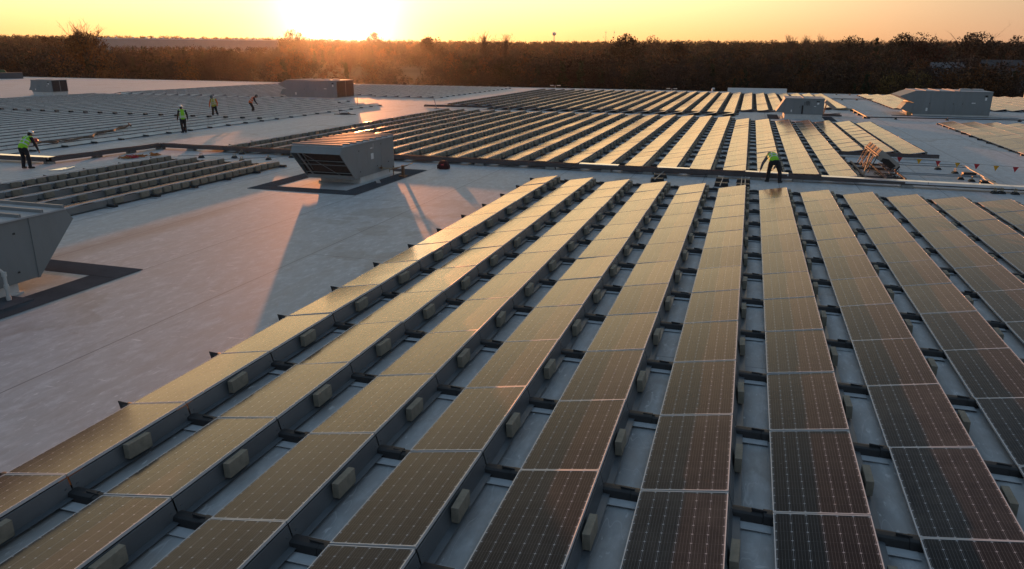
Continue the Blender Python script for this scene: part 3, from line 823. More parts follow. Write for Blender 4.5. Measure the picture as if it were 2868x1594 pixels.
b = MB(); b.bar((5.60, 35.5, 1.0), (5.60, 39.4, 1.0), .045); b.bar((6.33, 35.5, .42), (6.33, 39.4, .42), .045); b.bar((5.05, 35.6, .55), (5.4, 39.2, .55), .03)
b.build('cross_rail', M['tray'], rk, (5.9, 37.4, 0))
b = MB(); b.tube([(5.14, 35.9, .0), (5.30, 36.05, .85), (5.36, 36.1, 1.05)], .035, 8); b.build('conduit_riser', M['brass'], rk, (5.9, 37.4, 0))
nm = ['nearest', 'second nearest', 'third nearest', 'farthest']
ang = math.atan2(.60 - 1.16, 6.57 - 5.80)
for k in range(4):
    y = 36.0 + k * .95
    iv = empty("inverter", (6.06, y + .3, .74)); iv.rotation_euler = (0, -ang, 0)
    tag(iv, 'slanted grey inverter, %s of the four on the strut rack' % nm[k], 'inverter', 'inverters on the strut rack')
    # local: x along the case (down-slope), z across its thickness
    L, Dp, Tn = .50, .34, .19
    b = MB(); b.box(-L, L, -Dp, Dp, -Tn, Tn); b.box(-L - .02, -L, -Dp, -Dp + .05, -Tn, Tn); b.box(-L - .02, -L, Dp - .05, Dp, -Tn, Tn)
    b.box(-L - .02, -L, -Dp, Dp, Tn - .03, Tn); b.box(-L - .02, -L, -Dp, Dp, -Tn, -Tn + .05)
    b.build('case', M['inv'], iv, bevel=.006)
    b = MB(); b.box(-L - .008, -L + .005, -Dp + .05, Dp - .05, -Tn + .05, Tn - .03, 0); b.box(-L - .012, -L, -.08, Dp - .09, -Tn + .10, Tn - .06, 1)
    b.build('end_louvre', [M['dark'], M['wood']], iv)
    b = MB(); b.prism([(-.22, -Tn - .01), (.34, -Tn - .01), (.40, .02), (-.02, .06), (-.24, -.05)], 'y', -Dp - .012, -Dp + .002); b.build('side_opening', M['dark'], iv)
    b = MB(); [b.box(x, x + .07, -Dp - .02, -Dp, -Tn - .03, -Tn + .0) for x in (-.40, -.28, -.05, .12, .30)]; b.box(L, L + .08, -Dp + .05, Dp - .05, -Tn + .03, Tn - .08)
    b.build('connector', M['black'], iv)
    b = MB(); b.tube([(L + .06, -.1, 0), (L + .2, -.1, -.05), (L + .14, -.12, -.28), (L - .05, -.1, -.36)], .022, 7); b.tube([(L + .06, .05, 0), (L + .14, .05, -.05), (L + .08, .04, -.24), (L - .1, .04, -.34)], .018, 7)
    b.build('flexible_conduit', M['conduit'], iv)
b = MB(); pth = []
for i in range(9):
    x0, y0 = rnd.uniform(5.7, 6.35), rnd.uniform(35, 36.2)
    pth += ([(x0 + .12 * math.sin(q * 1.1 + i), y0 + .12 * math.cos(q * 1.7 + i * 2), .06 + .14 * abs(math.sin(q * .8 + i))) for q in range(8)])
b.tube(pth, .012, 5)
o = b.build('cable_bundle', M['black'], None, (6, 36, 0)); tag(o, 'loose tangle of cables under the nearest slanted inverter', 'cables')
o2 = empty('equipment_rack', (6.9, 74.6, 0)); tag(o2, 'small strut rack with one tilted box behind the hooded air unit', 'rack')
b = MB(); M3 = Matrix.Rotation(-ang, 3, 'Y'); b.obox((7.0, 73.6, .95), (1.1, .8, .3), M3); b.build('case', M['inv'], o2, (6.9, 74.6, 0))
b = MB(); [b.bar((6.5, y, 0), (6.7, y, 1.1), .05) or b.bar((7.4, y, 0), (7.4, y, .6), .05) for y in (73.3, 73.9)]; b.box(6.2, 8.0, 72.9, 73.05, .02, .14); b.box(6.2, 8.0, 74.1, 74.25, .02, .14)
b.bar((6.4, 73.2, .1), (7.9, 73.0, .3), .05); b.build('base_rail', M['tray'], o2, (6.9, 74.6, 0))

# ------------------------------------------------------------------ conduits on small rubber supports
def conduit(label, pts, r=.025, mat='conduit', group='conduits laid across the roof'):
    b = MB(); b.tube(pts, r, 8); o = b.build('conduit', M[mat], None, tuple(pts[0])); tag(o, label, 'conduit', group); return o
conduit('upper of two conduits from the farther end of the inverter rack', [(6.6, 40.35, .15), (9.7, 40.35, .15), (10.0, 40.25, .15), (10.10, 40.0, .15), (10.06, 36.9, .15)], .022)
conduit('lower of two conduits from the farther end of the inverter rack', [(6.6, 39.5, .15), (9.75, 39.6, .15), (9.98, 39.45, .15), (10.02, 39.2, .15), (9.98, 33.9, .15)], .024)
conduit('farther of two conduits from the near end of the inverter rack', [(6.7, 36.75, .15), (9.7, 36.75, .15), (9.88, 36.65, .15), (9.92, 36.4, .15), (9.90, 33.9, .15)], .024)
conduit('nearer of two conduits from the near end of the inverter rack', [(6.7, 36.3, .15), (9.55, 36.3, .15), (9.80, 36.2, .15), (9.84, 36.0, .15), (9.82, 33.9, .15)], .022)
conduit('sunlit pipe run ending on dark blocks behind the middle array', [(8.4, 81.4, .16), (9.75, 81.3, .16), (9.80, 81.1, .16), (9.80, 71.2, .16)], .07, 'brass')
conduit('thin dark pipe crossing in front of the largest air unit', [(9.8, 71.05, .15), (22.5, 72.45, .15), (34, 73.6, .15)], .05, 'tray')
conduit('thin dark pipe crossing the bare roof between two distant arrays', [(9.7, 100.8, .16), (14.6, 102.2, .16)], .05, 'tray')
conduit('pair of bare conduits dropping from the cable tray to the front array', [(-3.30, 33.4, .17), (-3.42, 31.0, .17)], .02)
conduit('single bare conduit between the cable tray and the front array', [(-.72, 33.2, .15), (-.78, 30.4, .15)], .02)
conduit('left conduit of the pair nearest the bending worker', [(.03, 33.2, .15), (.02, 30.3, .15)], .02)
conduit('right conduit of the pair nearest the bending worker', [(.17, 33.2, .15), (.17, 30.3, .15)], .02)
conduit('thin conduit behind the small left array', [(-27.2, 30.9, .12), (-23.1, 33.1, .12)], .018)
conduit('short thin conduit behind the small left array', [(-24.4, 30.4, .12), (-21.9, 32.6, .12)], .018)
sm = MB().prism([(-.14, 0), (.14, 0), (.07, .10), (-.07, .10)], 'y', -.10, .10); smm = sm.mesh('pipe_support', M['black'], bevel=.006)
cl_ = MB(); cl_.box(-.02, .02, -.09, .09, .10, .125); [cl_.box(-.012, .012, s - .01, s + .01, .1, .23) for s in (-.07, .07)]; cl_.bar((0, -.07, .22), (0, .07, .22), .024, .02)
clm = cl_.mesh('clamp', M['brass'])
sp = [(8.83, 39.45, 'under the second conduit from the inverter rack, left one'), (9.3, 38.35, 'standing alone between the two pairs of conduits'),
      (9.12, 36.5, 'left of two under the nearer conduits'), (9.42, 36.0, 'right of two under the nearer conduits'),
      (9.5, 33.0, 'brown and muddy, in front of the bright cover'), (9.75, 33.05, 'just right of the muddy one at the bright cover'), (10.2, 33.0, 'last one in front of the bright cover'),
      (-26.2, 31.4, 'left of four behind the small left array'), (-24.6, 31.9, 'second of four behind the small left array'), (-23.5, 31.0, 'shiny third of four behind the small left array'),
      (-22.6, 31.9, 'fourth of four behind the small left array'), (-25.2, 33.3, 'left one close to the long cable tray'), (-22.0, 33.0, 'right one close to the long cable tray'),
      (12.1, 71.3, 'first under the thin dark pipe before the largest air unit'), (16.1, 71.75, 'second under the thin dark pipe before the largest air unit'), (21.6, 72.35, 'third under the thin dark pipe before the largest air unit'),
      (10.9, 101.1, 'left under the pipe between the two distant arrays'), (12.6, 101.6, 'middle under the pipe between the two distant arrays'), (14.2, 102.1, 'right under the pipe between the two distant arrays'),
      (11.6, 115.2, 'left on the far roof edge'), (13.3, 115.0, 'middle on the far roof edge'), (14.9, 114.9, 'right on the far roof edge')]
for x, y, w in sp:
    t = empty('pipe_support', (x, y, 0), rnd.uniform(-.3, .3)); tag(t, 'black rubber pipe support, ' + w, 'pipe support', 'rubber pipe supports')
    o = bpy.data.objects.new('base', smm); COL.objects.link(o); o.parent = t
    o = bpy.data.objects.new('clamp', clm); COL.objects.link(o); o.parent = t
bk = MB().prism([(-.28, 0), (.28, 0), (.25, .16), (-.25, .16)], 'y', -.16, .16).mesh('sleeper_block', M['black'], bevel=.008)
for x, y, rz, w in [(9.72, 37.75, 0, 'at the bend of the farther conduits'), (9.85, 35.4, 0, 'at the bend of the nearer conduits'), (-3.36, 32.6, .2, 'first under the conduits at the tray joint'),
                 (-3.36, 31.5, .2, 'second under the conduits at the tray joint'), (-.75, 32.4, 0, 'farther one under the single bare conduit'), (-.75, 31.2, 0, 'nearer one under the single bare conduit'),
                 (.10, 32.4, 0, 'farther one under the pair near the bending worker'), (.10, 31.2, 0, 'nearer one under the pair near the bending worker'),
                 (9.8, 80.6, 0, 'farthest under the sunlit pipe run'), (9.8, 78, 0, 'second under the sunlit pipe run'), (9.8, 75.2, 0, 'third under the sunlit pipe run'), (9.85, 71.6, 0, 'nearest under the sunlit pipe run')]:
    o = bpy.data.objects.new('sleeper_block', bk); COL.objects.link(o); o.location = (x, y, 0); o.rotation_euler = (0, 0, rz)
    tag(o, 'black sleeper block, ' + w, 'sleeper block', 'black sleeper blocks')

# ------------------------------------------------------------------ warning pennants
pl = empty('pennant_line', (5.2, 36, 0)); tag(pl, 'sagging line of red and yellow warning pennants near the inverters', 'pennant line')
PN = [(5.84, .95, 'yellow'), (6.51, .91, 'red'), (7.28, .86, 'yellow'), (8.02, .81, 'red'), (8.77, .77, 'yellow'), (9.5, .75, 'red'), (10.23, .71, 'yellow'), (10.95, .69, 'red'), (11.7, .68, 'yellow'), (12.4, .69, 'red')]
b = MB(); b.tube([(5.3, 36.3, .99)] + [(x, 36, z + .005) for x, z, c in PN] + [(13.4, 36, .72)], .004, 5); b.build('cord', M['strap'], pl, (5.2, 36, 0))
for i, (x, z, c) in enumerate(PN):
    tw = rnd.uniform(-.5, .5); b = MB(); n = 5
    for k in range(n):
        f0, f1 = k / n, (k + 1) / n
        def row(f):
            hw = .105 * (1 - f) + .004; a = tw * (.3 + f); dx, dy = math.cos(a), math.sin(a)
            return [(x - hw * dx, 36 - hw * dy + .03 * f, z - .225 * f), (x + hw * dx, 36 + hw * dy + .03 * f, z - .225 * f)]
        a, q = row(f0), row(f1); b.face([a[0], a[1], q[1], q[0]])
    o = b.build('pennant', M[c], pl, (5.2, 36, 0)); o['label'] = c + ' triangular pennant'
    md = o.modifiers.new('thickness', 'SOLIDIFY'); md.thickness = .003
b = MB(); b.tube([(13.4, 36, 0), (13.4, 36, 1.0)], .02, 8); b.box(13.1, 13.7, 35.7, 36.3, 0, .06); b.build('post', M['conduit'], pl, (5.2, 36, 0))

def stanchion(x, y, tx, ty, h, label):
    t = empty('marker_post', (x, y, 0)); tag(t, label, 'marker post', 'thin marker posts')
    b = MB(); b.tube([(x, y, 0), (tx, ty, h)], .035, 8); b.build('pole', M['conduit'], t, (x, y, 0))
    b = MB(); b.box(x - .18, x + .18, y - .18, y + .18, 0, .06); b.build('base', M['pad_block'], t, (x, y, 0))
stanchion(-36.75, 67.05, -36.73, 67.05, 1.16, 'upright thin marker post at the right edge of the left field')
stanchion(-29.1, 68.9, -29.36, 68.9, .92, 'leaning thin marker post beside the far array')

# ------------------------------------------------------------------ things left lying about
bg = empty('tool_bag', (-13.2, 31.92, 0)); tag(bg, 'black tool bag with red logo and handle, beside the near air unit', 'tool bag')
vs = MB(); prof = [(.20, 0), (.235, .03), (.25, .14), (.24, .26), (.19, .34), (.13, .385)]
for (r0, z0_), (r1, z1_) in zip(prof, prof[1:]):
    n = 16
    for k in range(n):
        def P(r, z, k):
            a = 2 * math.pi * k / n; ex = .55; c_, s_ = math.cos(a), math.sin(a)
            return (math.copysign(abs(c_) ** ex, c_) * r, math.copysign(abs(s_) ** ex, s_) * r * .72, z)
        vs.face([P(r0, z0_, k), P(r0, z0_, k + 1), P(r1, z1_, k + 1), P(r1, z1_, k)])
cs = lambda a: (math.copysign(abs(math.cos(a)) ** .55, math.cos(a)) * .13, math.copysign(abs(math.sin(a)) ** .55, math.sin(a)) * .094, .385)
vs.face([cs(2 * math.pi * k / 16) for k in range(16)])
vs.build('bag_body', M['bag'], bg)
b = MB(); b.tube([(-.10, 0, .38), (-.10, 0, .44), (-.06, 0, .475), (.06, 0, .475), (.10, 0, .44), (.10, 0, .38)], .016, 8); b.build('handle', M['black'], bg)
b = MB(); [b.box(s * .25 - .035, s * .25 + .035, -.14, .10, .02, .20) for s in (-1, 1)]; b.build('pocket', M['bag'], bg, bevel=.02)
b = MB(); b.prism([(-.08, .215), (-.02, .255), (0, .235), (.05, .26), (.085, .265), (.045, .225), (.08, .19), (.02, .205), (-.01, .185), (-.04, .215)], 'y', -.195, -.185); b.build('logo', M['logo'], bg)

b = MB(); b.lathe((0, 0, 0), [(.15, 0), (.155, .03), (.135, .10), (.09, .15), (.03, .17)], 18); b.box(-.02, .02, -.13, .13, .09, .172)
o = b.build('hard_hat', M['redshell'], None, (0, 0, 0), smooth=True); o.location = (-37.6, 31.9, .31); o.scale = (1.25, 1.25, 1.25)
tag(o, 'red hard hat lying on the panels behind the worker at the left edge', 'hard hat')

def pxz(x, y, z):
    d = ray(x, y); t = (z - CAM_H) / d.z; return Vector((0, 0, CAM_H)) + d * t
def Lz(x, y): return ((0 + x * 480 / 2148) * 2576 / 2868, (340 + y * 480 / 2148) * 2576 / 2868)
pts = [(415, 300), (460, 278), (540, 270), (600, 262), (700, 262), (740, 246), (860, 240), (960, 222), (1040, 210), (1110, 205), (1160, 195), (1175, 165), (1230, 150), (1300, 145), (1360, 130), (1420, 125), (1450, 100), (1500, 85), (1560, 72), (1600, 60), (1620, 32), (1640, 60)]
path = [pxz(*Lz(x, y), .34) for x, y in pts]
b = MB(); b.tube([p + Vector((.05 * math.sin(i * 2.1), .04 * math.cos(i * 1.7), .03 * math.sin(i))) for i, p in enumerate(path)], [.05 + .02 * math.sin(i * 1.9) for i in range(len(path))], 7)
b.tube([p + Vector((.07 * math.sin(i * 1.3 + 2), .08 * math.cos(i * 2.3), .05 + .03 * math.cos(i * 1.4))) for i, p in enumerate(path)], .03, 6)
o = b.build('webbing_strap', M['strap'], None, tuple(path[0])); tag(o, 'long twisted brown strap trailing over the left field rows', 'strap')
for nm_, (cx, cy), n, mt, lab in (('rope_heap', (1560, 470), 10, 'rope', 'small orange scrap heap on the roof, left of the red one'), ('rope_heap', (1650, 462), 14, 'red', 'red rope heap on the roof behind the small left array'),
                            ('rope_heap', (1760, 450), 12, 'rope', 'orange rope heap just right of the red one'), ('rope_heap', (1930, 432), 14, 'rope', 'tan rope heap farthest right, behind the small left array')):
    c = pxz(*Lz(cx, cy), 0); b = MB()
    for i in range(n):
        a0 = rnd.uniform(0, 6.3); rr = rnd.uniform(.08, .38)
        b.tube([(c.x + rr * math.cos(a0 + q * .5) * 1.0, c.y + rr * .6 * math.sin(a0 + q * .55), .03 + .03 * rnd.random() + .01 * i * rnd.random()) for q in range(7)], .017, 5)
    o = b.build(nm_, M[mt], None, (c.x, c.y, 0)); tag(o, lab, 'rope heap', 'rope heaps')
a_, b_, c_ = pxz(*Lz(600, 615), .03), pxz(*Lz(820, 575), .03), pxz(*Lz(930, 572), .03)
d_ = pxz(*Lz(800, 607), .03)
mb = MB(); mb.face([a_, d_, b_ + (d_ - a_) * .12, b_]); mb.bar(d_, c_, .10, .05)
o = mb.build('metal_offcut', M['cover'], None, (a_.x, a_.y, 0)); md = o.modifiers.new('thickness', 'SOLIDIFY'); md.thickness = .02
tag(o, 'bright sheet metal offcut on the roof before the stooped worker', 'metal offcut')
def Hz(x, y): return ((800 + x * 480 / 2148) * 2576 / 2868, (240 + y * 480 / 2148) * 2576 / 2868)
c = pxz(*Hz(745, 365), 0); b = MB()
for k in range(4):
    b.tube([(c.x + (.55 - .06 * k) * math.cos(q * .42 + k), c.y + .9 * (.55 - .06 * k) * math.sin(q * .42 + k), .05 + .03 * k + (.25 if k == 1 else 0) * max(0, math.sin(q * .42))) for q in range(16)], .02, 6)
b.bar((c.x - .9, c.y - .3, .05), (c.x + 1.0, c.y + .1, .05), .08, .06)
o = b.build('wire_coil', M['tray'], None, (c.x, c.y, 0)); tag(o, 'loose coil of grey wire on the sunlit walkway beside the left field', 'wire coil')
# long rails lying at the end of the middle array's short rows and on the white walkway
for (x0, y0, x1, y1, z, w, lab) in [(-31.2, 70.6, -29.0, 70.75, .12, .10, 'dark rail end sticking out left of the far array'),
                                    (-1.0, 75.45, 3.1, 75.9, .12, .16, 'dark rail before two short rows of the far array'), (5.0, 82.0, 9.6, 81.95, .12, .16, 'dark rail before the last rows of the far array')]:
    o = MB().bar((x0, y0, z), (x1, y1, z), w, .12).build('base_rail', M['tray'], None, (x0, y0, 0)); o.name = 'roof_rail'; tag(o, lab, 'rail', 'dark rails at the array ends')
# ------------------------------------------------------------------ people
def capsule(b, p, q, r0, r1, n=10, sx=1.0, side=None):
    """tapered limb piece with round ends; sx flattens it along 'side'"""
    p, q = Vector(p), Vector(q); d = q - p; L = d.length
    if L < 1e-4: d = Vector((0, 0, 1)); L = 1e-4
    d = d / L
    u = Vector(side).normalized() if side is not None else (d.cross(Vector((0, 0, 1))) if abs(d.z) < .9 else d.cross(Vector((0, 1, 0)))).normalized()
    u = (u - d * u.dot(d)).normalized(); w = d.cross(u)
    rings = []
    for t in (-90, -60, -30, 0): rings.append((p + d * r0 * math.sin(R(t)), r0 * math.cos(R(t)) + 1e-4))
    for t in (0, 30, 60, 90): rings.append((q + d * r1 * math.sin(R(t)), r1 * math.cos(R(t)) + 1e-4))
    vs = []; fs = []
    for c, r in rings:
        for k in range(n):
            a = 2 * math.pi * k / n; vs.append(c + u * math.cos(a) * r * sx + w * math.sin(a) * r)
    for i in range(len(rings) - 1):
        for k in range(n): fs.append((i * n + k, i * n + (k + 1) % n, (i + 1) * n + (k + 1) % n, (i + 1) * n + k))
    fs.append(tuple(range(n - 1, -1, -1))); fs.append(tuple(range((len(rings) - 1) * n, len(rings) * n)))
    b.raw(vs, fs)

def fuse(name, b, mats, voxel, smooth_it=4, fac=.5):
    """melt overlapping pieces into one continuous skin"""
    o = b.build('tmp', mats)
    r = o.modifiers.new('r', 'REMESH'); r.mode = 'VOXEL'; r.voxel_size = voxel; r.use_smooth_shade = True
    s = o.modifiers.new('s', 'SMOOTH'); s.iterations = smooth_it; s.factor = fac
    dg = bpy.context.evaluated_depsgraph_get(); me = bpy.data.meshes.new_from_object(o.evaluated_get(dg)); me.name = name
    old = o.data; bpy.data.objects.remove(o); bpy.data.meshes.remove(old)
    me.materials.clear()
    for m_ in (mats if isinstance(mats, list) else [mats]): me.materials.append(m_)
    return me

def lerp(a, b, t): return Vector(a) + (Vector(b) - Vector(a)) * t
def make_person(label, loc, heading, J, look, top, vest, trousers, hat, sleeve='long', stripe='both', vest_mats=None):
    """J: joints in the person's own frame (x to their right, y ahead, z up)"""
    t = empty('person', loc, -heading); tag(t, label, 'person')
    J = {k: Vector(v) for k, v in J.items()}
    lr = (J['shR'] - J['shL']).normalized(); hr = (J['hipR'] - J['hipL']).normalized()
    up = (J['neck'] - J['pelvis']).normalized(); fw = up.cross(lr) * -1
    if fw.length < .1: fw = Vector((0, 1, 0))
    fw = lr.cross(up) * -1; fw.normalize()
    def torso(b, g):
        capsule(b, J['pelvis'] - hr * .06, J['pelvis'] + hr * .06, .115 + g, .115 + g, 12)
        capsule(b, J['pelvis'], J['waist'], .135 + g, .125 + g, 14, 1.18, lr)
        capsule(b, J['waist'], J['chest'], .125 + g, .140 + g, 14, 1.25, lr)
        capsule(b, J['chest'], lerp(J['chest'], J['neck'], .62), .140 + g, .095 + g, 14, 1.3, lr)
        for s in ('L', 'R'): capsule(b, lerp(J['chest'], J['neck'], .6), J['sh' + s], .085 + g, .066 + g)
    def arm(b, s, g, upto=1.0):
        capsule(b, J['sh' + s], J['el' + s], .060 + g, .046 + g); 
        if upto > .5: capsule(b, J['el' + s], lerp(J['el' + s], J['wr' + s], upto), .045 + g, .031 + g)
    def leg(b, s, g, g2=None):
        g2 = g if g2 is None else g2
        capsule(b, J['hip' + s], J['kn' + s], .092 + g, .060 + g); capsule(b, J['kn' + s], lerp(J['kn' + s], J['an' + s], .4), .058 + g, .060 + g2)
        capsule(b, lerp(J['kn' + s], J['an' + s], .4), J['an' + s], .060 + g2, .042 + g2)
    # --- body: one continuous skin with head, face and fingers
    b = MB(); torso(b, 0)
    for s in 'LR': arm(b, s, 0); leg(b, s, 0)
    hd = J['head']; lk = Vector(look).normalized(); hu = (hd - J['neck']).normalized(); hu = (hu - lk * hu.dot(lk)).normalized(); hs = lk.cross(hu)
    capsule(b, J['neck'], lerp(J['neck'], hd, .8), .058, .055)
    capsule(b, hd + hu * .035 - lk * .012, hd + hu * .035 + lk * .018, .090, .086, 14, .86, hs)       # skull
    capsule(b, hd - hu * .03 + lk * .012, hd - hu * .085 + lk * .045, .070, .040, 12, .9, hs)            # face and chin
    capsule(b, hd + hu * .02 + lk * .092, hd - hu * .018 + lk * .112, .010, .016, 8)                    # nose
    for s in (-1, 1):
        capsule(b, hd + hs * s * .078 + hu * .018 - lk * .01, hd + hs * s * .080 - hu * .02 - lk * .008, .018, .012, 8)   # ears
        capsule(b, hd + hs * s * .034 + hu * .038 + lk * .082, hd + hs * s * .012 + hu * .036 + lk * .09, .010, .009, 6)  # brows
    capsule(b, hd - hu * .048 + lk * .088 - hs * .02, hd - hu * .048 + lk * .088 + hs * .02, .009, .009, 6)               # lips
    for s, sg in (('L', -1), ('R', 1)):
        w, e = J['wr' + s], J['el' + s]; d = (w - e).normalized(); nside = (lr - d * lr.dot(d)); nside = nside.normalized() if nside.length > .05 else Vector((0, 1, 0)); pf = d.cross(nside)
        if pf.dot(fw) < 0: pf = -pf
        k = w + d * .095
        capsule(b, w + d * .02, k, .030, .036, 10, .5, nside)
        for i, ln in enumerate((.070, .080, .075, .060)):
            ro = k + pf * (.030 - .020 * i); m1 = ro + d * ln * .5 - nside * sg * .006; m2 = m1 + d * ln * .42 - nside * sg * .022
            capsule(b, ro - d * .02, m1, .0105, .0095, 7); capsule(b, m1, m2, .0095, .008, 7)
        th = w + d * .035 + pf * .028; capsule(b, th, th + d * .04 + pf * .028 - nside * sg * .01, .013, .011, 7); capsule(b, th + d * .04 + pf * .028 - nside * sg * .01, th + d * .072 + pf * .030 - nside * sg * .018, .011, .009, 7)
    for s in 'LR': capsule(b, J['an' + s] - Vector((0, 0, .02)), J['toe' + s], .042, .034)
    me = fuse('person', b, [M['skin'], M['face']], .0075, 3)
    o = bpy.data.objects.new('body', me); COL.objects.link(o); o.parent = t
    ex = [hd + hs * s * .032 + hu * .016 + lk * .086 for s in (-1, 1)] + [hd - hu * .048 + lk * .095]
    mi = [1 if any((p.center - e).length < .013 for e in ex) else 0 for p in me.polygons]; me.polygons.foreach_set('material_index', mi)
    # --- clothing
    b = MB(); torso(b, .016)
    for s in 'LR': arm(b, s, .014, 1.0 if sleeve == 'long' else .15)
    capsule(b, lerp(J['chest'], J['neck'], .6), lerp(J['neck'], J['head'], .15), .075, .066)
    me = fuse('shirt', b, [top], .013, 4); o = bpy.data.objects.new('jacket', me); COL.objects.link(o); o.parent = t
    b = MB()
    capsule(b, J['pelvis'] - hr * .06, J['pelvis'] + hr * .06, .138, .138, 12); capsule(b, J['pelvis'], lerp(J['pelvis'], J['waist'], .55), .155, .150, 14, 1.15, lr)
    for s in 'LR': leg(b, s, .022, .030)
    me = fuse('trousers', b, [trousers], .013, 3)
    o = bpy.data.objects.new('trousers', me); COL.objects.link(o); o.parent = t
    for s in 'LR':
        b = MB(); a = J['an' + s]; tt = J['toe' + s]
        capsule(b, a + Vector((0, 0, .06)), a - Vector((0, 0, .02)), .062, .060); capsule(b, Vector((a.x, a.y, .05)) - (tt - a).normalized() * .05, Vector((tt.x, tt.y, .042)), .050, .042, 10)
        capsule(b, Vector((a.x, a.y, .018)) - (tt - a).normalized() * .055, Vector((tt.x, tt.y, .016)), .020, .018, 10, 2.6, lr)
        o = bpy.data.objects.new('boot', fuse('boot', b, [M['boot']], .010, 2)); COL.objects.link(o); o.parent = t
    if vest:
        b = MB()
        capsule(b, lerp(J['pelvis'], J['waist'], .25), J['waist'], .178, .172, 16, 1.15, lr)
        capsule(b, J['waist'], J['chest'], .168, .178, 16, 1.18, lr); capsule(b, J['chest'], lerp(J['chest'], J['neck'], .6), .178, .128, 16, 1.25, lr)
        for s in 'LR': capsule(b, lerp(J['chest'], J['neck'], .62), lerp(J['chest'], J['sh' + s], .8) + up * .06, .108, .082)
        me = fuse('vest', b, [vest, M['reflect'], vest_mats or vest], .010, 3)
        a0, a1 = J['pelvis'], J['neck']; Lt = (a1 - a0).length; mi = []; kill = []
        for p in me.polygons:
            c = p.center - a0; h = c.dot(up) / Lt; x = c.dot(lr); f = c.dot(fw); k = 0
            band = (.22 < h < .30) or (stripe == 'both' and .50 < h < .585) or (stripe == 'low' and .10 < h < .17)
            vert = .075 < abs(x) < .115 and h > .30
            if stripe == 'low': vert = abs(abs(x) - .14) < .022
            if band or vert: k = 1
            elif f > 0 and abs(x) < .02: k = 2
            mi.append(k)
        me.polygons.foreach_set('material_index', mi)
        o = bpy.data.objects.new('safety_vest', me); COL.objects.link(o); o.parent = t
    M3 = Matrix((hs, lk, hu)).transposed()
    if hat is not None:
        b = MB(); c = hd + hu * .055
        prof = [(.128, 0), (.124, .018), (.118, .055), (.098, .098), (.062, .125), (.02, .136)]; vs = []; fs = []; n = 20
        for r_, z in prof:
            for k in range(n):
                a = 2 * math.pi * k / n; vs.append(c + M3 @ Vector((r_ * math.cos(a) * .88, r_ * math.sin(a) * 1.05, z)))
        for i in range(len(prof) - 1):
            for k in range(n): fs.append((i * n + k, i * n + (k + 1) % n, (i + 1) * n + (k + 1) % n, (i + 1) * n + k))
        fs.append(tuple(range((len(prof) - 1) * n, len(prof) * n))); fs.append(tuple(range(n - 1, -1, -1))); b.raw(vs, fs)
        if hat != M['cap']:
            vs = []
            for k in range(n):
                a = 2 * math.pi * k / n; y = math.sin(a); e = .022 + .045 * max(0, y)
                vs.append(c + M3 @ Vector(((.122 + .02) * math.cos(a) * .88, (.122 + e) * y * 1.05, -.006)))
            vs2 = [v + hu * .012 for v in vs]
            b.raw(vs + vs2, [tuple(range(n)), tuple(range(2 * n - 1, n - 1, -1))] + [(k, k + n, (k + 1) % n + n, (k + 1) % n) for k in range(n)])
            for sx_ in (-.03, 0, .03):
                b.tube([c + M3 @ Vector((sx_, .11 * math.cos(q) * 1.02, .012 + .125 * math.sin(q))) for q in (0.5, 1.0, 1.57, 2.1, 2.6)], .007, 6)
        else:
            b.raw([c + M3 @ Vector(p) for p in ((-.07, .11, .01), (.07, .11, .01), (.055, .20, -.005), (-.055, .20, -.005), (-.07, .11, .018), (.07, .11, .018), (.055, .20, .003), (-.055, .20, .003))],
                  [(0, 1, 2, 3), (7, 6, 5, 4), (0, 4, 5, 1), (1, 5, 6, 2), (2, 6, 7, 3), (3, 7, 4, 0)])
        o = b.build('hard_hat' if hat != M['cap'] else 'cap', hat, t)
        o.data.polygons.foreach_set('use_smooth', [True] * len(o.data.polygons))
    b = MB(); capsule(b, hd + hu * .03 - lk * .025, hd - hu * .03 - lk * .045, .092, .072, 14, .9, hs)
    o = bpy.data.objects.new('hair', fuse('hair', b, [M['hair']], .012, 2)); COL.objects.link(o); o.parent = t
    return t

def stand(dx=0, lean=0, **kw):
    J = dict(hipL=(-.095, 0, .90), hipR=(.095, 0, .90), knL=(-.11, .03, .49), knR=(.11, .03, .49), anL=(-.12, 0, .09), anR=(.12, 0, .09), toeL=(-.14, .17, .035), toeR=(.14, .17, .035),
             pelvis=(0, 0, .96), waist=(0, .01, 1.10), chest=(0, .02, 1.30), neck=(0, .01, 1.50), head=(0, .03, 1.64), shL=(-.19, 0, 1.43), shR=(.19, 0, 1.43),
             elL=(-.26, -.02, 1.15), elR=(.26, -.02, 1.15), wrL=(-.27, .08, .92), wrR=(.27, .08, .92))
    J.update(kw); return J

# bending over the tray, seen from behind
make_person('person in green vest and grey sleeves bending over the tray, beside the front array', (1.27, 32.95, 0), R(-2),
    stand(hipL=(-.13, 0, .80), hipR=(.12, 0, .80), knL=(-.19, .03, .44), knR=(.25, .0, .44), anL=(-.20, .05, .09), anR=(.27, -.10, .09), toeL=(-.27, .16, .035), toeR=(.36, .02, .035),
          pelvis=(-.01, -.02, .87), waist=(-.05, .14, .97), chest=(-.09, .34, 1.05), neck=(-.13, .54, 1.07), head=(-.16, .68, 1.02), shL=(-.29, .44, .99), shR=(.11, .46, 1.02),
          elL=(-.43, .50, .72), elR=(.22, .60, .78), wrL=(-.49, .56, .46), wrR=(.06, .66, .52)),
    (-.05, .55, -.85), M['greyshirt'], M['hivis'], M['trouser'], M['cap'])
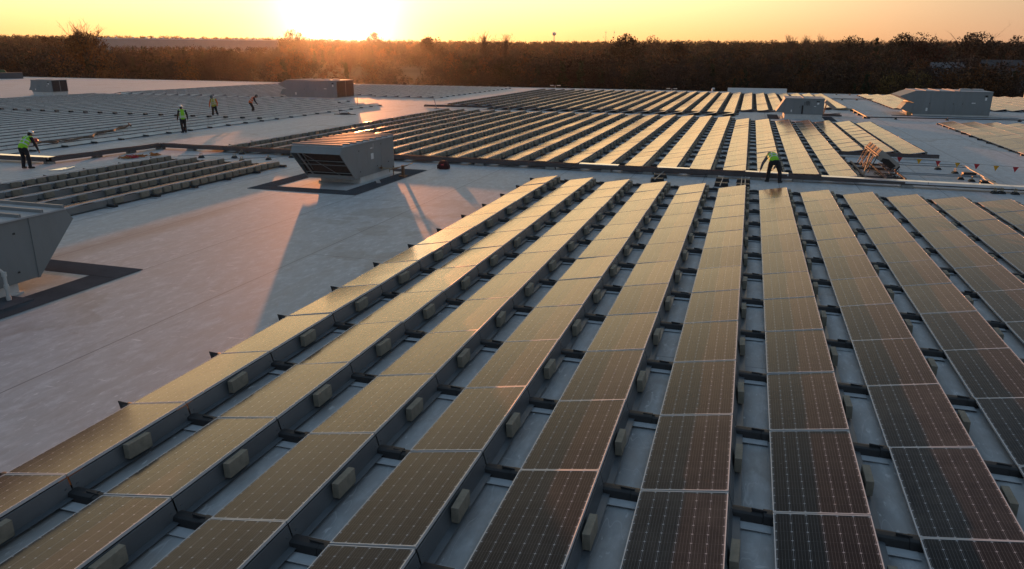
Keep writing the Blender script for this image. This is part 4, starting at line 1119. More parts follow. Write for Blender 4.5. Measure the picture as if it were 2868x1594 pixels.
# stooped worker at the left edge, seen from behind
make_person('person in lime vest and white hard hat stooping by the left edge of the roof', (-31.1, 25.75, 0), R(-8),
    stand(hipL=(-.10, -.03, .88), hipR=(.10, -.03, .88), knL=(-.13, .05, .48), knR=(.14, .05, .48), anL=(-.15, -.02, .09), anR=(.18, .0, .09), toeL=(-.17, .15, .035), toeR=(.22, .17, .035),
          pelvis=(0, -.05, .94), waist=(.01, .05, 1.07), chest=(.02, .21, 1.24), neck=(.03, .37, 1.39), head=(.05, .47, 1.50), shL=(-.18, .32, 1.32), shR=(.22, .32, 1.32),
          elL=(-.27, .26, 1.05), elR=(.31, .38, 1.04), wrL=(-.26, .32, .82), wrR=(.33, .46, .80)),
    (.15, .8, -.55), M['jacket'], M['hivis'], M['trouser'], M['hat'])
# walking away, seen from behind
make_person('person in lime vest with white edging and white hard hat, standing on the roof walkway', (-35.62, 41.35, 0), R(-48),
    stand(knR=(.10, .10, .50), anR=(.10, .02, .10), toeR=(.12, .18, .035), anL=(-.06, .05, .09), toeL=(-.15, .21, .035), knL=(-.10, .06, .49),
          elL=(-.28, -.04, 1.16), wrL=(-.32, .05, .90), elR=(.28, -.04, 1.16), wrR=(.30, .05, .93), head=(-.05, .04, 1.65)),
    (-.45, .85, -.12), M['jacket'], M['hivis'], M['trouser'], M['hat'], stripe='low')
# facing the camera on the left field
make_person('person with orange sleeves and yellow vest facing the camera on the left field', (-42.05, 52.6, 0), R(150),
    stand(knL=(-.17, .04, .49), anL=(-.27, .0, .09), toeL=(-.33, .15, .035), knR=(.11, .05, .49), anR=(.15, .02, .09), toeR=(.17, .19, .035),
          elL=(-.28, -.02, 1.17), wrL=(-.27, .08, .95), elR=(.30, .0, 1.15), wrR=(.33, .10, .88), neck=(.04, .06, 1.48), head=(.07, .12, 1.60), chest=(.02, .05, 1.30)),
    (.1, .8, -.5), M['orange'], M['hivis2'], M['trouser'], M['cap'])
# stooped in profile
make_person('person in orange vest and dark cap stooping in profile, farthest of the workers', (-41.85, 57.45, 0), R(50),
    stand(hipL=(-.09, -.14, .86), hipR=(.09, -.14, .86), knL=(-.10, .02, .48), knR=(.10, .06, .48), anL=(-.10, -.06, .09), anR=(.12, .02, .09), toeL=(-.11, .10, .035), toeR=(.13, .19, .035),
          pelvis=(0, -.15, .92), waist=(0, -.10, 1.06), chest=(0, .05, 1.25), neck=(0, .24, 1.38), head=(0, .36, 1.45), shL=(-.18, .17, 1.33), shR=(.18, .17, 1.33),
          elL=(-.22, .24, 1.06), elR=(.22, .24, 1.06), wrL=(-.12, .36, .86), wrR=(.12, .36, .86)),
    (.0, .75, -.65), M['jacket'], M['orange'], M['trouser'], M['cap'])
# ------------------------------------------------------------------ land, woods and distant things
GZ = -11.0
def ground_z(d, az=0.0):
    t = min(1, max(0, (d - 380) / 1050)); return GZ + 27 * t * t * (3 - 2 * t) + 1.2 * math.sin(az * 9 + d * .006) * min(1, max(0, (d - 350) / 400))
g = MB(); NA, rs = 96, [0, 60, 140, 220, 300, 380, 460, 540, 640, 760, 900, 1050, 1200, 1400, 1700, 2200, 3200, 5200]
vs = []
for r_ in rs:
    for k in range(NA):
        a = -math.pi + 2 * math.pi * k / NA; vs.append((r_ * math.sin(a), r_ * math.cos(a), ground_z(r_, a)))
fs = []
for i in range(len(rs) - 1):
    for k in range(NA): fs.append((i * NA + k, (i + 1) * NA + k, (i + 1) * NA + (k + 1) % NA, i * NA + (k + 1) % NA))
g.raw(vs, fs); o = g.build('ground', M['ground'], smooth=True); tag(o, 'dry autumn fields around the warehouse', 'ground', None, 'structure')

nr = np.random.default_rng(11)
TINT = {'bare': (.044, .037, .035), 'rust': (.135, .068, .034), 'brown': (.056, .041, .032), 'olive': (.046, .044, .028), 'gold': (.15, .115, .045), 'rusty': (.23, .11, .045), 'cedar': (.030, .042, .026), 'red': (.100, .042, .030)}
def crown_faces(n, h, w, kind, size, rng, base=.28):
    """n small leaf-clump faces through a crown: uneven lobes, gaps, denser towards limb ends -> (verts [n,4,3], brightness [n])"""
    nl = max(7, min(46, int(n / 22))); lob = []
    for i in range(nl):
        a = rng.uniform(0, 2 * math.pi); z = rng.uniform(base, .97)
        env = math.sin(min(1, max(.02, (z - base * .7) / (1 - base * .7))) ** .75 * math.pi) ** .6
        if kind == 'cedar': env = (1.02 - z) * 1.0
        rr = w * .5 * env * math.sqrt(rng.uniform(.15, 1)); lob.append((rr * math.cos(a), rr * math.sin(a), z * h, rng.uniform(.10, .19) * w * (1 if kind != 'cedar' else .7), rng.uniform(.86, 1.15)))
    idx = rng.integers(0, nl, n); L = np.array(lob)[idx]
    d = rng.normal(size=(n, 3)); d /= np.linalg.norm(d, axis=1)[:, None]
    rad = rng.uniform(.35, 1.0, n) ** .6
    c = L[:, :3] + d * (L[:, 3] * rad)[:, None]; c[:, 2] = np.maximum(c[:, 2], h * base * .6)
    u = rng.normal(size=(n, 3)); u /= np.linalg.norm(u, axis=1)[:, None]; v = np.cross(u, rng.normal(size=(n, 3))); v /= np.linalg.norm(v, axis=1)[:, None]
    s = size * rng.uniform(.5, 1.2, n)[:, None]
    if kind == 'bare': u = u * .5 + np.stack([c[:, 0], c[:, 1], np.full(n, h * .35)], 1) / h; u /= np.linalg.norm(u, axis=1)[:, None]; su, sv = s * 1.7, s * .10
    else: su, sv = s, s * .7
    q = np.stack([c - u * su - v * sv, c + u * su - v * sv * .6, c + u * su * .8 + v * sv, c - u * su * .7 + v * sv * .8], 1)
    return q, L[:, 4] * rng.uniform(.88, 1.12, n)
def limbs(b, h, w, rng, n=7, r0=.03, base=.25, twig=0):
    P = [Vector((0, 0, -.4))]; k = 5
    for i in range(1, k + 1): P.append(Vector((rng.uniform(-.02, .02) * h, rng.uniform(-.02, .02) * h, h * .78 * i / k)))
    b.tube(P, [r0 * h * (1 - .16 * i) for i in range(len(P))], 7)
    for i in range(n):
        z = h * rng.uniform(base, .72); a = rng.uniform(0, 6.283); L = w * rng.uniform(.3, .52); s = Vector((0, 0, z)); d = Vector((math.cos(a), math.sin(a), rng.uniform(.5, 1.3))).normalized()
        p1 = s + d * L * .5 + Vector((0, 0, .02 * h)); p2 = s + d * L + Vector((rng.uniform(-.05, .05) * w, rng.uniform(-.05, .05) * w, .07 * h))
        b.tube([s, p1, p2], [r0 * h * .42, r0 * h * .26, r0 * h * .08], 5)
        for t_ in range(twig):
            f = rng.uniform(.3, 1); q = s.lerp(p2, f); dd = (d + Vector((rng.uniform(-.8, .8), rng.uniform(-.8, .8), rng.uniform(.1, .9)))).normalized(); e = q + dd * L * rng.uniform(.25, .6)
            b.tube([q, q.lerp(e, .5) + Vector((0, 0, .01 * h)), e], [r0 * h * .12, r0 * h * .08, r0 * h * .03], 4)
            for u_ in range(2):
                q2 = q.lerp(e, rng.uniform(.3, .9)); b.tube([q2, q2 + (dd + Vector((rng.uniform(-.9, .9), rng.uniform(-.9, .9), rng.uniform(0, .7)))).normalized() * L * .22], [r0 * h * .06, r0 * h * .025], 3)

def fan(b, h, rng, n=12, base=.45):
    for i in range(n):
        s = Vector((0, 0, h * rng.uniform(base, .62))); a = rng.uniform(0, 6.283); sp = rng.uniform(.03, .30); L = (h - s.z) * rng.uniform(.8, 1.0)
        d = Vector((math.cos(a) * sp, math.sin(a) * sp, 1)).normalized(); e = s + d * L; mpt = s.lerp(e, .5) + Vector((rng.uniform(-.03, .03) * h, rng.uniform(-.03, .03) * h, 0))
        b.tube([s, mpt, e], [.0055 * h, .0035 * h, .0012 * h], 5)
        for t_ in range(7):
            f = rng.uniform(.35, .95); q = s.lerp(e, f); dd = (d + Vector((rng.uniform(-.7, .7), rng.uniform(-.7, .7), rng.uniform(0, .3)))).normalized(); e2 = q + dd * L * rng.uniform(.15, .38)
            b.tube([q, e2], [.002 * h, .0009 * h], 4)
            for u_ in range(3):
                q2 = q.lerp(e2, rng.uniform(.3, .9)); b.tube([q2, q2 + (dd + Vector((rng.uniform(-.8, .8), rng.uniform(-.8, .8), rng.uniform(0, .4)))).normalized() * L * .13], [.0012 * h, .0006 * h], 3)

def quads_mesh(name, q, tint, mats):
    """q [n,4,3], tint [n,3] -> mesh with a per-face colour of the leaves themselves"""
    n = len(q); me = bpy.data.meshes.new(name)
    me.vertices.add(4 * n); me.vertices.foreach_set('co', q.reshape(-1).astype(np.float32))
    me.loops.add(4 * n); me.loops.foreach_set('vertex_index', np.arange(4 * n, dtype=np.int32))
    me.polygons.add(n); me.polygons.foreach_set('loop_start', np.arange(0, 4 * n, 4, dtype=np.int32)); me.polygons.foreach_set('loop_total', np.full(n, 4, dtype=np.int32))
    me.update(calc_edges=True)
    at = me.attributes.new('tint', 'FLOAT_COLOR', 'FACE'); col = np.ones((n, 4), np.float32); col[:, :3] = tint; at.data.foreach_set('color', col.reshape(-1))
    me.materials.append(mats); return me

def tree(name, label, px, dist, top_py, w, kind, n=900, size=.55, base=.25, mixk=None, bare_top=False, group='trees beyond the roof'):
    """px, top_py: column and crown top in the photograph's 2576-wide view; dist: metres away"""
    az, el = az_el(px, top_py); x, y = dist * math.sin(az), dist * math.cos(az); z0 = ground_z(dist, az); h = CAM_H + dist * math.tan(el) - z0
    t = empty(name, (x, y, z0), rnd.uniform(0, 6)); tag(t, label, 'tree', group)
    b = MB(); limbs(b, h, w, rnd, 9 if kind != 'cedar' else 0, .016 if kind != 'cedar' else .012, .25 if not bare_top else .45, 9 if kind == 'bare' or bare_top else 2); (fan(b, h, rnd) if bare_top or kind == 'bare' else None); b.build('trunk', M['bark'], t)
    rng = np.random.default_rng(int(px) + int(dist))
    n = int(n * 3.0); q, br = crown_faces(n, h * (.86 if bare_top else 1), w, kind, size * .52, rng, base)
    col = np.array(TINT[kind])[None] * br[:, None]
    if mixk: sel = rng.uniform(size=n) < .4; col[sel] = np.array(TINT[mixk])[None] * br[sel][:, None]
    me = quads_mesh('crown', q, col, M['leaf']); o = bpy.data.objects.new('crown', me); COL.objects.link(o); o.parent = t
    return t

tree('broadleaf_tree', 'big rust-orange tree with a bare twiggy top, at the left behind the roof', 205, 290, 66, 21, 'rusty', 2600, .60, .14, 'rust', True)
tree('broadleaf_tree', 'thin bare tree leaning at the left behind the roof, by the meadow', 585, 350, 140, 13, 'bare', 260, .5, .3)
tree('broadleaf_tree', 'small bare tree silhouetted in the meadow left of the sun', 660, 380, 150, 11, 'bare', 200, .5, .3)
tree('broadleaf_tree', 'bare rounded tree in the meadow right below the sun glow', 880, 400, 150, 12, 'bare', 220, .5, .3)
tree('broadleaf_tree', 'rounded brown tree on the skyline just left of the sun', 735, 900, 81, 34, 'brown', 900, 1.2, .2)
tree('broadleaf_tree', 'small round tree on the skyline just right of the sun', 940, 950, 84, 20, 'brown', 500, 1.2, .2)
tree('broadleaf_tree', 'tall bare tree pair reaching the skyline near the middle of the woods', 1215, 330, 88, 19, 'bare', 900, .55, .2, 'brown')
tree('broadleaf_tree', 'reddish bare tree right beside the tall bare pair', 1270, 320, 92, 18, 'bare', 1000, .55, .2, 'rust')
tree('broadleaf_tree', 'dark domed tree between the sun and the tall bare trees', 1085, 480, 96, 20, 'brown', 1200, .8, .15)
tree('broadleaf_tree', 'dark broad tree standing alone below the two thin masts', 1580, 420, 96, 26, 'brown', 1900, .75, .15, 'olive')
tree('broadleaf_tree', 'orange-tinged small tree in front of the dark broad tree', 1592, 330, 142, 9, 'rust', 420, .5, .2, 'brown')
tree('broadleaf_tree', 'small rusty tree in the woods left of the dark broad tree', 1415, 380, 125, 10, 'rust', 420, .5, .2, 'brown')
tree('broadleaf_tree', 'golden brown crown left of the right-hand orange pair', 1700, 430, 103, 17, 'brown', 900, .7, .2, 'rust')
tree('broadleaf_tree', 'left orange crown of a pair in the right-hand woods', 1810, 340, 143, 15, 'rust', 900, .55, .15, 'brown')
tree('broadleaf_tree', 'right and taller orange crown of a pair in the right-hand woods', 1872, 350, 128, 18, 'rust', 1200, .55, .15, 'olive')
tree('broadleaf_tree', 'small bright orange sapling before a tall olive tree', 1985, 300, 132, 6, 'red', 420, .4, .15, 'rust')
tree('broadleaf_tree', 'tall olive-brown tree before the dark woods on the right', 2010, 290, 134, 13, 'olive', 1500, .5, .05, 'rust')
tree('broadleaf_tree', 'ochre tree with twiggy top rising to the right skyline', 2140, 430, 97, 23, 'brown', 1600, .7, .15, 'olive')
tree('broadleaf_tree', 'large dark lumpy tree on the right skyline, beside the pointed cedar', 2270, 430, 90, 20, 'brown', 1500, .7, .2, 'olive')
tree('cedar_tree', 'leaning pointed dark cedar on the right skyline', 2208, 520, 94, 9, 'cedar', 700, .7, .05)
tree('broadleaf_tree', 'orange-red rounded tree on the right, left of the power poles', 2330, 400, 96, 24, 'red', 1700, .7, .1, 'brown')
tree('broadleaf_tree', 'large dark tree behind the power poles on the right', 2450, 520, 91, 34, 'brown', 2000, .9, .15)
tree('broadleaf_tree', 'dark rounded tree at the right edge of the skyline', 2545, 480, 96, 19, 'brown', 1000, .8, .15)
tree('broadleaf_tree', 'left yellow-green bush of a pair behind the largest air unit', 2245, 262, 180, 9, 'gold', 700, .42, .1, 'olive')
tree('broadleaf_tree', 'right yellow-green bush of a pair behind the largest air unit', 2292, 262, 181, 8, 'gold', 600, .42, .1, 'olive')
tree('broadleaf_tree', 'lone yellowish bush right of the yellow-green pair', 2325, 268, 183, 7, 'gold', 420, .42, .1, 'brown')
tree('cedar_tree', 'dark small cedar near the lower right end of the woods', 2555, 300, 178, 7, 'cedar', 600, .45, .02)
tree('broadleaf_tree', 'rusty brown round tree at the lower right of the woods', 2510, 280, 186, 12, 'rust', 700, .5, .1, 'brown')
tree('broadleaf_tree', 'first bare tree poking above the right half of the skyline', 2225 - 0 * 1 - 0, 800, 89, 12, 'bare', 160, 1.0, .3) if False else None
for i, (px, py, w) in enumerate([(1394 + 125, 84, 12)]): pass
for i, (px, lab) in enumerate([(1988, 'left'), (2028, 'middle'), (2066, 'right')]):
    tree('broadleaf_tree', '%s of three bare little trees poking above the right skyline' % lab, px, 780, 93 - 1 + (i == 1) * 1, 15, 'bare', 170, 1.0, .3)
for i, (px, lab) in enumerate([(112, 'left'), (140, 'right')]):
    tree('broadleaf_tree', '%s of two small dark trees on the left skyline' % lab, px, 800, 92, 16, 'brown', 260, 1.1, .3)
for i, (px, lab, w) in enumerate([(1590, 'small round', 13), (1642, 'wider double', 22)]):
    tree('broadleaf_tree', '%s tree on the skyline right of the white water tower' % lab, px, 900, 93 - 0, w, 'brown', 300, 1.2, .25)

# woodland that reads as one mass
def woodland():
    Q = []; C = []
    kinds = ['bare', 'brown', 'brown', 'bare', 'rust', 'olive', 'bare', 'brown', 'cedar', 'brown']
    protos = []
    for k in kinds:
        for v in range(2):
            protos.append((k,) + crown_faces(1000, 1.0, .85 if k != 'cedar' else .45, k, .021 if k != 'bare' else .040, nr, .10))
    trunk = np.array([[[-.012, 0, -.05], [.012, 0, -.05], [.008, 0, .7], [-.008, 0, .7]], [[0, -.012, -.05], [0, .012, -.05], [0, .008, .7], [0, -.008, .7]]])
    def put(az, d, h, w=None):
        i = nr.integers(0, len(protos)); k, q, br = protos[i]
        if d > 600 and k in ('red',): i = 2; k, q, br = protos[i]
        m = len(q) if d < 350 else (600 if d < 520 else (380 if d < 800 else 200))
        q = q[:m]; s = np.array([h, h, h]); s[:2] *= (w or nr.uniform(.8, 1.25))
        if d >= 350: s0 = 1.25 if d < 520 else (1.6 if d < 800 else 2.1); cc = q.mean(1, keepdims=True); q = cc + (q - cc) * s0
        a = nr.uniform(0, 6.283); ca, sa = math.cos(a), math.sin(a)
        p = q * s; p = np.stack([p[..., 0] * ca - p[..., 1] * sa, p[..., 0] * sa + p[..., 1] * ca, p[..., 2]], -1)
        o_ = np.array([d * math.sin(az), d * math.cos(az), ground_z(d, az)])
        Q.append(p + o_); f = nr.uniform(.7, 1.2) * np.array([nr.uniform(.94, 1.06), 1, nr.uniform(.9, 1.1)]); C.append(np.array(TINT[k])[None] * br[:m, None] * f)
        if d < 520: Q.append(trunk * h + o_); C.append(np.tile(np.array([[.05, .038, .03]]), (2, 1)))
    def meadow(px, d):
        return (600 < px < 1120 and 300 < d < 640) or (1120 <= px < 1660 and 395 < d < 470) or (px > 2380 and 330 < d < 470) or (px < 60 and d < 300) or (2000 < px < 2420 and d < 250)
    a0, a1 = R(-66), R(34)
    # rows of increasing distance; nearer ones smaller so that the farther ridge shows above
    for d in list(np.arange(262, 420, 13)) + list(np.arange(420, 640, 19)) + list(np.arange(640, 1000, 30)) + list(np.arange(1000, 1560, 45)):
        az = a0
        while az < a1:
            pxx = (math.tan(az + .2996) * CAM_F / math.cos(PITCH) + .5) * 2576
            dd = d + nr.uniform(-8, 8) * (1 if d < 640 else 2)
            clump = .5 + .5 * math.sin(az * 23 + d * .021) * math.sin(az * 7.3 - d * .013)
            hmax = CAM_H + dd * math.tan(R(-.05 + .80 * min(1, max(0, (dd - 262) / 700)))) - ground_z(dd, az)
            h = min(nr.uniform(9, 17.5) * (.8 + .3 * clump), hmax * nr.uniform(.8, 1.02))
            if 222 < pxx < 708 and 500 < dd < 905: h = min(h, CAM_H + dd * math.tan(R(.36 + .12 * clump)) - ground_z(dd, az))
            if dd > 950: h = nr.uniform(7, 14.5)
            if not meadow(pxx, dd) and nr.uniform() < (.92 if d > 300 else .55): put(az, dd, max(3, h))
            az += nr.uniform(.5, 1.0) * (7.5 if d < 640 else (9 if d < 950 else 7)) / d
    return np.concatenate(Q), np.concatenate(C)
q, c = woodland(); print('woodland faces', len(q))
o = bpy.data.objects.new('woodland', quads_mesh('woodland', q, c, M['leaf'])); COL.objects.link(o)
tag(o, 'dense mixed autumn woods filling the land beyond the roof up to the ridge', 'woods', None, 'stuff')
# scrub and tall grass along the near edge of the fields
n = 9000; az = nr.uniform(R(-66), R(34), n); d = nr.uniform(225, 520, n); cz = np.array([ground_z(dd, a) for dd, a in zip(d, az)])
cc = np.stack([d * np.sin(az), d * np.cos(az), cz], 1); u = nr.normal(size=(n, 3)); u[:, 2] = abs(u[:, 2]) + .6; u /= np.linalg.norm(u, axis=1)[:, None]
v = np.cross(u, nr.normal(size=(n, 3))); v /= np.linalg.norm(v, axis=1)[:, None]; s = nr.uniform(.4, 1.3, n)[:, None]
qq = np.stack([cc - v * s, cc + v * s, cc + v * s * .4 + u * s * 1.6, cc - v * s * .4 + u * s * 1.5], 1)
o = bpy.data.objects.new('scrub', quads_mesh('scrub', qq, np.array([.13, .095, .055])[None] * nr.uniform(.5, 1.4, (n, 1)), M['leaf'])); COL.objects.link(o)
tag(o, 'rough scrub and tall dead grass in the fields behind the roof', 'scrub', None, 'stuff')

# distant warehouse on the left skyline
def far_pt(px, py, d):
    az, el = az_el(px, py); return Vector((d * math.sin(az), d * math.cos(az), CAM_H + d * math.tan(el)))
A, B = far_pt(238, 97, 900), far_pt(700, 102, 900); zt = (A.z + B.z) / 2; dr = (B - A); dr.z = 0; L = dr.length; ex = dr / L; ey = Vector((-ex.y, ex.x, 0))
fw_ = empty('distant_warehouse', (A.x, A.y, zt - 11)); tag(fw_, 'long pale warehouse with a bright roof on the left skyline', 'building')
org = (A.x, A.y, zt - 11)
b = MB(); P = [A, B, B + ey * 90, A + ey * 90]
for i in range(4): a, c = P[i], P[(i + 1) % 4]; b.face([(a.x, a.y, zt - 14), (c.x, c.y, zt - 14), (c.x, c.y, zt), (a.x, a.y, zt)])
b.build('wall', M['brick'], fw_, org)
b = MB(); b.raw([(p.x, p.y, zt + .4) for i, p in enumerate(P)] , [(0, 1, 2, 3)]); b.bar(A + Vector((0, 0, zt - A.z + .2)), B + Vector((0, 0, zt - B.z + .2)), .6, .8); b.build('roof', M['white'], fw_, org)
b = MB()
for k in range(26):
    p = A + ex * L * (k + rnd.random() * 1.6) / 28 + ey * rnd.uniform(2, 30); w_ = rnd.uniform(.4, 1.0); b.box(p.x - w_, p.x + w_, p.y - w_, p.y + w_, zt, zt + rnd.uniform(1.2, 2.2))
b.build('roof_vent', M['white'], fw_, org)

# water tower and masts
def tower_base(px, d): az, el = az_el(px, 90); return d * math.sin(az), d * math.cos(az), ground_z(d, az)
x, y, z = tower_base(1394, 1500); top = far_pt(1394, 85.5, 1500).z
wt = empty('water_tower', (x, y, z)); tag(wt, 'tiny white water tower on the skyline', 'water tower')
b = MB(); b.sphere((0, 0, top - z), 3.7, 16, 10, 0, (1, 1, .9)); b.build('tank', M['white'], wt, smooth=True)
b = MB(); b.tube([(0, 0, 0), (0, 0, top - z - 2)], [.9, .7], 12); b.build('stem', M['white'], wt)
for px, lab in ((1524, 'left'), (1545, 'right')):
    x, y, z = tower_base(px, 1550); tp = far_pt(px, 77, 1550).z
    am = empty('radio_mast', (x, y, z)); tag(am, '%s of two hair-thin radio masts on the skyline' % lab, 'mast', 'radio masts')
    b = MB(); b.tube([(0, 0, 0), (0, 0, tp - z)], [.30, .2], 6); b.build('pole', M['conduit'], am)
    b = MB(); b.box(-.8, .8, -.8, .8, tp - z - 4, tp - z - 2.5); b.build('antenna', M['conduit'], am)
# power poles on the right
def post(px, py0, py1, d): a = far_pt(px, py0, d); c = far_pt(px, py1, d); return a, Vector((a.x, a.y, c.z - 6))
hp = None
t1_, b1_ = post(2443, 139, 187, 330); t2_, b2_ = post(2450, 139, 187, 330)
hp = empty('power_pole', tuple(b1_)); tag(hp, 'double-legged power pole with transformer before the right-hand houses', 'power pole', 'power poles')
for (a, c) in ((t1_, b1_), (t2_, b2_)):
    b = MB(); b.tube([c, a], .16, 8); b.build('pole', M['pole'], hp, tuple(b1_))
dv = (t2_ - t1_).normalized()
b = MB(); b.bar(t1_ - dv * 1.6 + Vector((0, 0, -1.3)), t2_ + dv * 1.2 + Vector((0, 0, -1.3)), .16, .22); b.bar(t1_ - dv * 1.6 + Vector((0, 0, -2.6)), t2_ + dv * .6 + Vector((0, 0, -2.6)), .16, .2); b.build('crossarm', M['pole'], hp, tuple(b1_))
b = MB(); c = (t1_ + t2_) / 2 + Vector((0, -.3, -5.2)); b.lathe(tuple(c), [(.42, 0), (.45, .2), (.45, 1.1), (.3, 1.3)], 12); b.build('transformer', M['conduit'], hp, tuple(b1_))
ends = []
for px, lab in ((2412, 'left slim'), (2484, 'right slim')):
    a, c = post(px, 148, 190, 335); pp_ = empty('power_pole', tuple(c)); tag(pp_, '%s power pole beside the double-legged one' % lab, 'power pole', 'power poles')
    b = MB(); b.tube([c, a], .13, 8); b.build('pole', M['pole'], pp_, tuple(c)); b = MB(); b.bar(a - dv * .9 + Vector((0, 0, -.4)), a + dv * .9 + Vector((0, 0, -.4)), .12, .16); b.build('crossarm', M['pole'], pp_, tuple(c)); ends.append(a)
pw = MB()
Lp = far_pt(2330, 148, 340)
for off in (-.6, .6):
    for a, c in ((Lp, t1_), (t2_, ends[1]), (ends[1], far_pt(2600, 158, 340))):
        a = a + Vector((0, off, -.5)); c = c + Vector((0, off, -.9)); pw.tube([a.lerp(c, q / 8) - Vector((0, 0, 1.1 * math.sin(math.pi * q / 8))) for q in range(9)], .035, 4)
o = pw.build('power_line', M['black'], None, tuple(Lp)); tag(o, 'sagging power lines strung to the double-legged pole', 'power line')
# houses and a pale shed on the right
def house(label, px, py, d, w, dp, hw, hr, wall, roof_m):
    az, el = az_el(px, py); x, y = d * math.sin(az), d * math.cos(az); zr = CAM_H + d * math.tan(el); z0 = zr - hw - hr
    t = empty('house', (x, y, z0), -az); tag(t, label, 'house', 'houses on the right')
    b = MB(); b.box(-w / 2, w / 2, -dp / 2, dp / 2, -6, hw); b.build('wall', wall, t)
    b = MB(); b.prism([(-dp / 2 - .4, hw), (0, hw + hr), (dp / 2 + .4, hw), (dp / 2 + .4, hw - .15), (0, hw + hr - .18), (-dp / 2 - .4, hw - .15)], 'x', -w / 2 - .4, w / 2 + .4); b.build('roof', roof_m, t)
    for k in range(3):
        xx = -w / 2 + w * (k + .6) / 3.2; f = MB().box(xx - .6, xx + .6, -dp / 2 - .05, -dp / 2, hw - 2.1, hw - .7).build('window', M['white'], t)
        MB().box(xx - .5, xx + .5, -dp / 2 - .07, -dp / 2 - .045, hw - 2.0, hw - .8).build('pane', M['pane'], f)
house('dim grey-roofed house at the right edge beyond the power poles', 2550, 151, 360, 21, 11, 4.2, 4.0, M['siding'], M['shingle'])
house('small pale shed left of the double-legged power pole', 2385, 157, 370, 12, 6, 2.4, 2.2, M['siding'], M['siding'])
# white trailer with a green tarpaulin, beyond the roof on the left
a = far_pt(2, 183, 185)
tv = empty('trailer', (a.x, a.y, GZ), R(52)); tag(tv, 'pale box trailer beyond the roof at the left edge', 'trailer')
h = a.z - GZ
b = MB(); b.box(-8, 3.6, -1.3, 1.3, h - 3.2, h); [b.box(x - .04, x + .04, -1.33, -1.3, h - 3.1, h - .1) for x in (-6, -3, 0, 2.4)]; b.build('box', M['siding'], tv)
b = MB(); [b.prism([(.5 * math.cos(q * .52) + xx, .5 * math.sin(q * .52) + .5) for q in range(12)], 'y', -1.25, 1.25) for xx in (-5, -3.8, 2.6)]; b.box(-7.5, 3.4, -.5, .5, .9, h - 3.2); b.build('wheel', M['black'], tv)
a = far_pt(8, 176, 215); tp = empty('tarpaulin_stack', (a.x, a.y, GZ), R(50)); tag(tp, 'green tarpaulin-covered stack behind the pale trailer', 'covered stack')
h = a.z - GZ; b = MB(); b.prism([(-7, 0), (1.3, 0), (1.1, h - 1.2), (.2, h), (-6, h + .2), (-6.8, h - 1)], 'y', -1.6, 1.6); b.build('cover', M['green'], tp)
b = MB(); [b.bar((x, -1.63, .2), (x, -1.63, h - 1.2), .06) for x in (-5, -3, -1, .8)]; b.build('lashing', M['black'], tp)
# low white screens on the far edge of the roof
for (x0, y0, x1, y1, hh, lab) in [(-3.1, 117.0, 5.1, 116.8, .62, 'low white screen on the far roof edge behind the far array'), (34.6, 116.2, 44, 115.8, 1.45, 'white screen at the right edge beyond the distant right array')]:
    o = MB().bar((x0, y0, hh / 2), (x1, y1, hh / 2), .25, hh).bar((x0, y0, hh), (x1, y1, hh), .36, .07).build('roof_screen', M['white'], None, (x0, y0, 0)); tag(o, lab, 'screen', 'white roof screens')
o = MB().tube([(-5.3, 117.0, 0), (-5.3, 117.0, .42), (-5.25, 116.9, .52), (-5.0, 116.7, .5)], .12, 8).build('vent_pipe', M['white'], None, (-5.3, 117, 0)); tag(o, 'white gooseneck vent on the far roof edge', 'vent')
# car-park lamps peeping over the roof edge
for px, py, lab in ((1397, 215.5, 'left'), (1690, 223.5, 'middle'), (880, 210.5, 'at the long air unit')):
    a = far_pt(px, py, 138); t = empty('street_lamp', (a.x, a.y, GZ), rnd.uniform(0, .4)); tag(t, 'twin-headed car park lamp showing above the far roof edge, %s one' % lab if lab != 'at the long air unit' else 'sunlit car park lamp just right of the long air unit', 'street lamp', 'car park lamps')
    h = a.z - GZ; b = MB(); b.tube([(0, 0, 0), (0, 0, h)], [.12, .07], 8); b.build('pole', M['conduit'], t)
    b = MB(); b.bar((-.45, 0, h), (.45, 0, h), .06); b.build('arm', M['conduit'], t)
    for s in (-1, 1): MB().box(s * .62 - .3, s * .62 + .3, -.18, .18, h - .04, h + .08).build('lamp_head', M['lamp'], t)

# ------------------------------------------------------------------ light: sun, sky and evening haze
SUN_AZ, SUN_EL = R(-29.6), R(2.55)
sd = Vector((math.sin(SUN_AZ) * math.cos(SUN_EL), math.cos(SUN_AZ) * math.cos(SUN_EL), math.sin(SUN_EL)))
sl = bpy.data.lights.new('sun', 'SUN'); sl.energy = SUN_E; sl.color = SUN_C; sl.angle = R(.5)
so = bpy.data.objects.new('sun', sl); COL.objects.link(so); so.rotation_euler = sd.to_track_quat('Z', 'Y').to_euler()
W = bpy.data.worlds.new('World'); S.world = W; W.use_nodes = True; nt = W.node_tree; nt.nodes.clear()
out = nd(nt, 'ShaderNodeOutputWorld'); bg_ = nd(nt, 'ShaderNodeBackground'); nt.links.new(bg_.outputs[0], out.inputs[0])
sky = nd(nt, 'ShaderNodeTexSky'); sky.sky_type = 'NISHITA'; sky.sun_disc = False; sky.sun_elevation = SUN_EL; sky.sun_rotation = SUN_AZ
sky.altitude = 150; sky.air_density = 1.0; sky.dust_density = SKY_DUST; sky.ozone_density = 1.0
tc = nd(nt, 'ShaderNodeTexCoord')
nrm = nd(nt, 'ShaderNodeVectorMath', operation='NORMALIZE', i_0=tc.outputs['Generated'])
dt = nd(nt, 'ShaderNodeVectorMath', operation='DOT_PRODUCT', i_0=nrm.outputs[0]); dt.inputs[1].default_value = sd
ang_ = math_n(nt, 'MULTIPLY', math_n(nt, 'ARCCOSINE', math_n(nt, 'MINIMUM', dt.outputs['Value'], .999999)), 180 / math.pi)
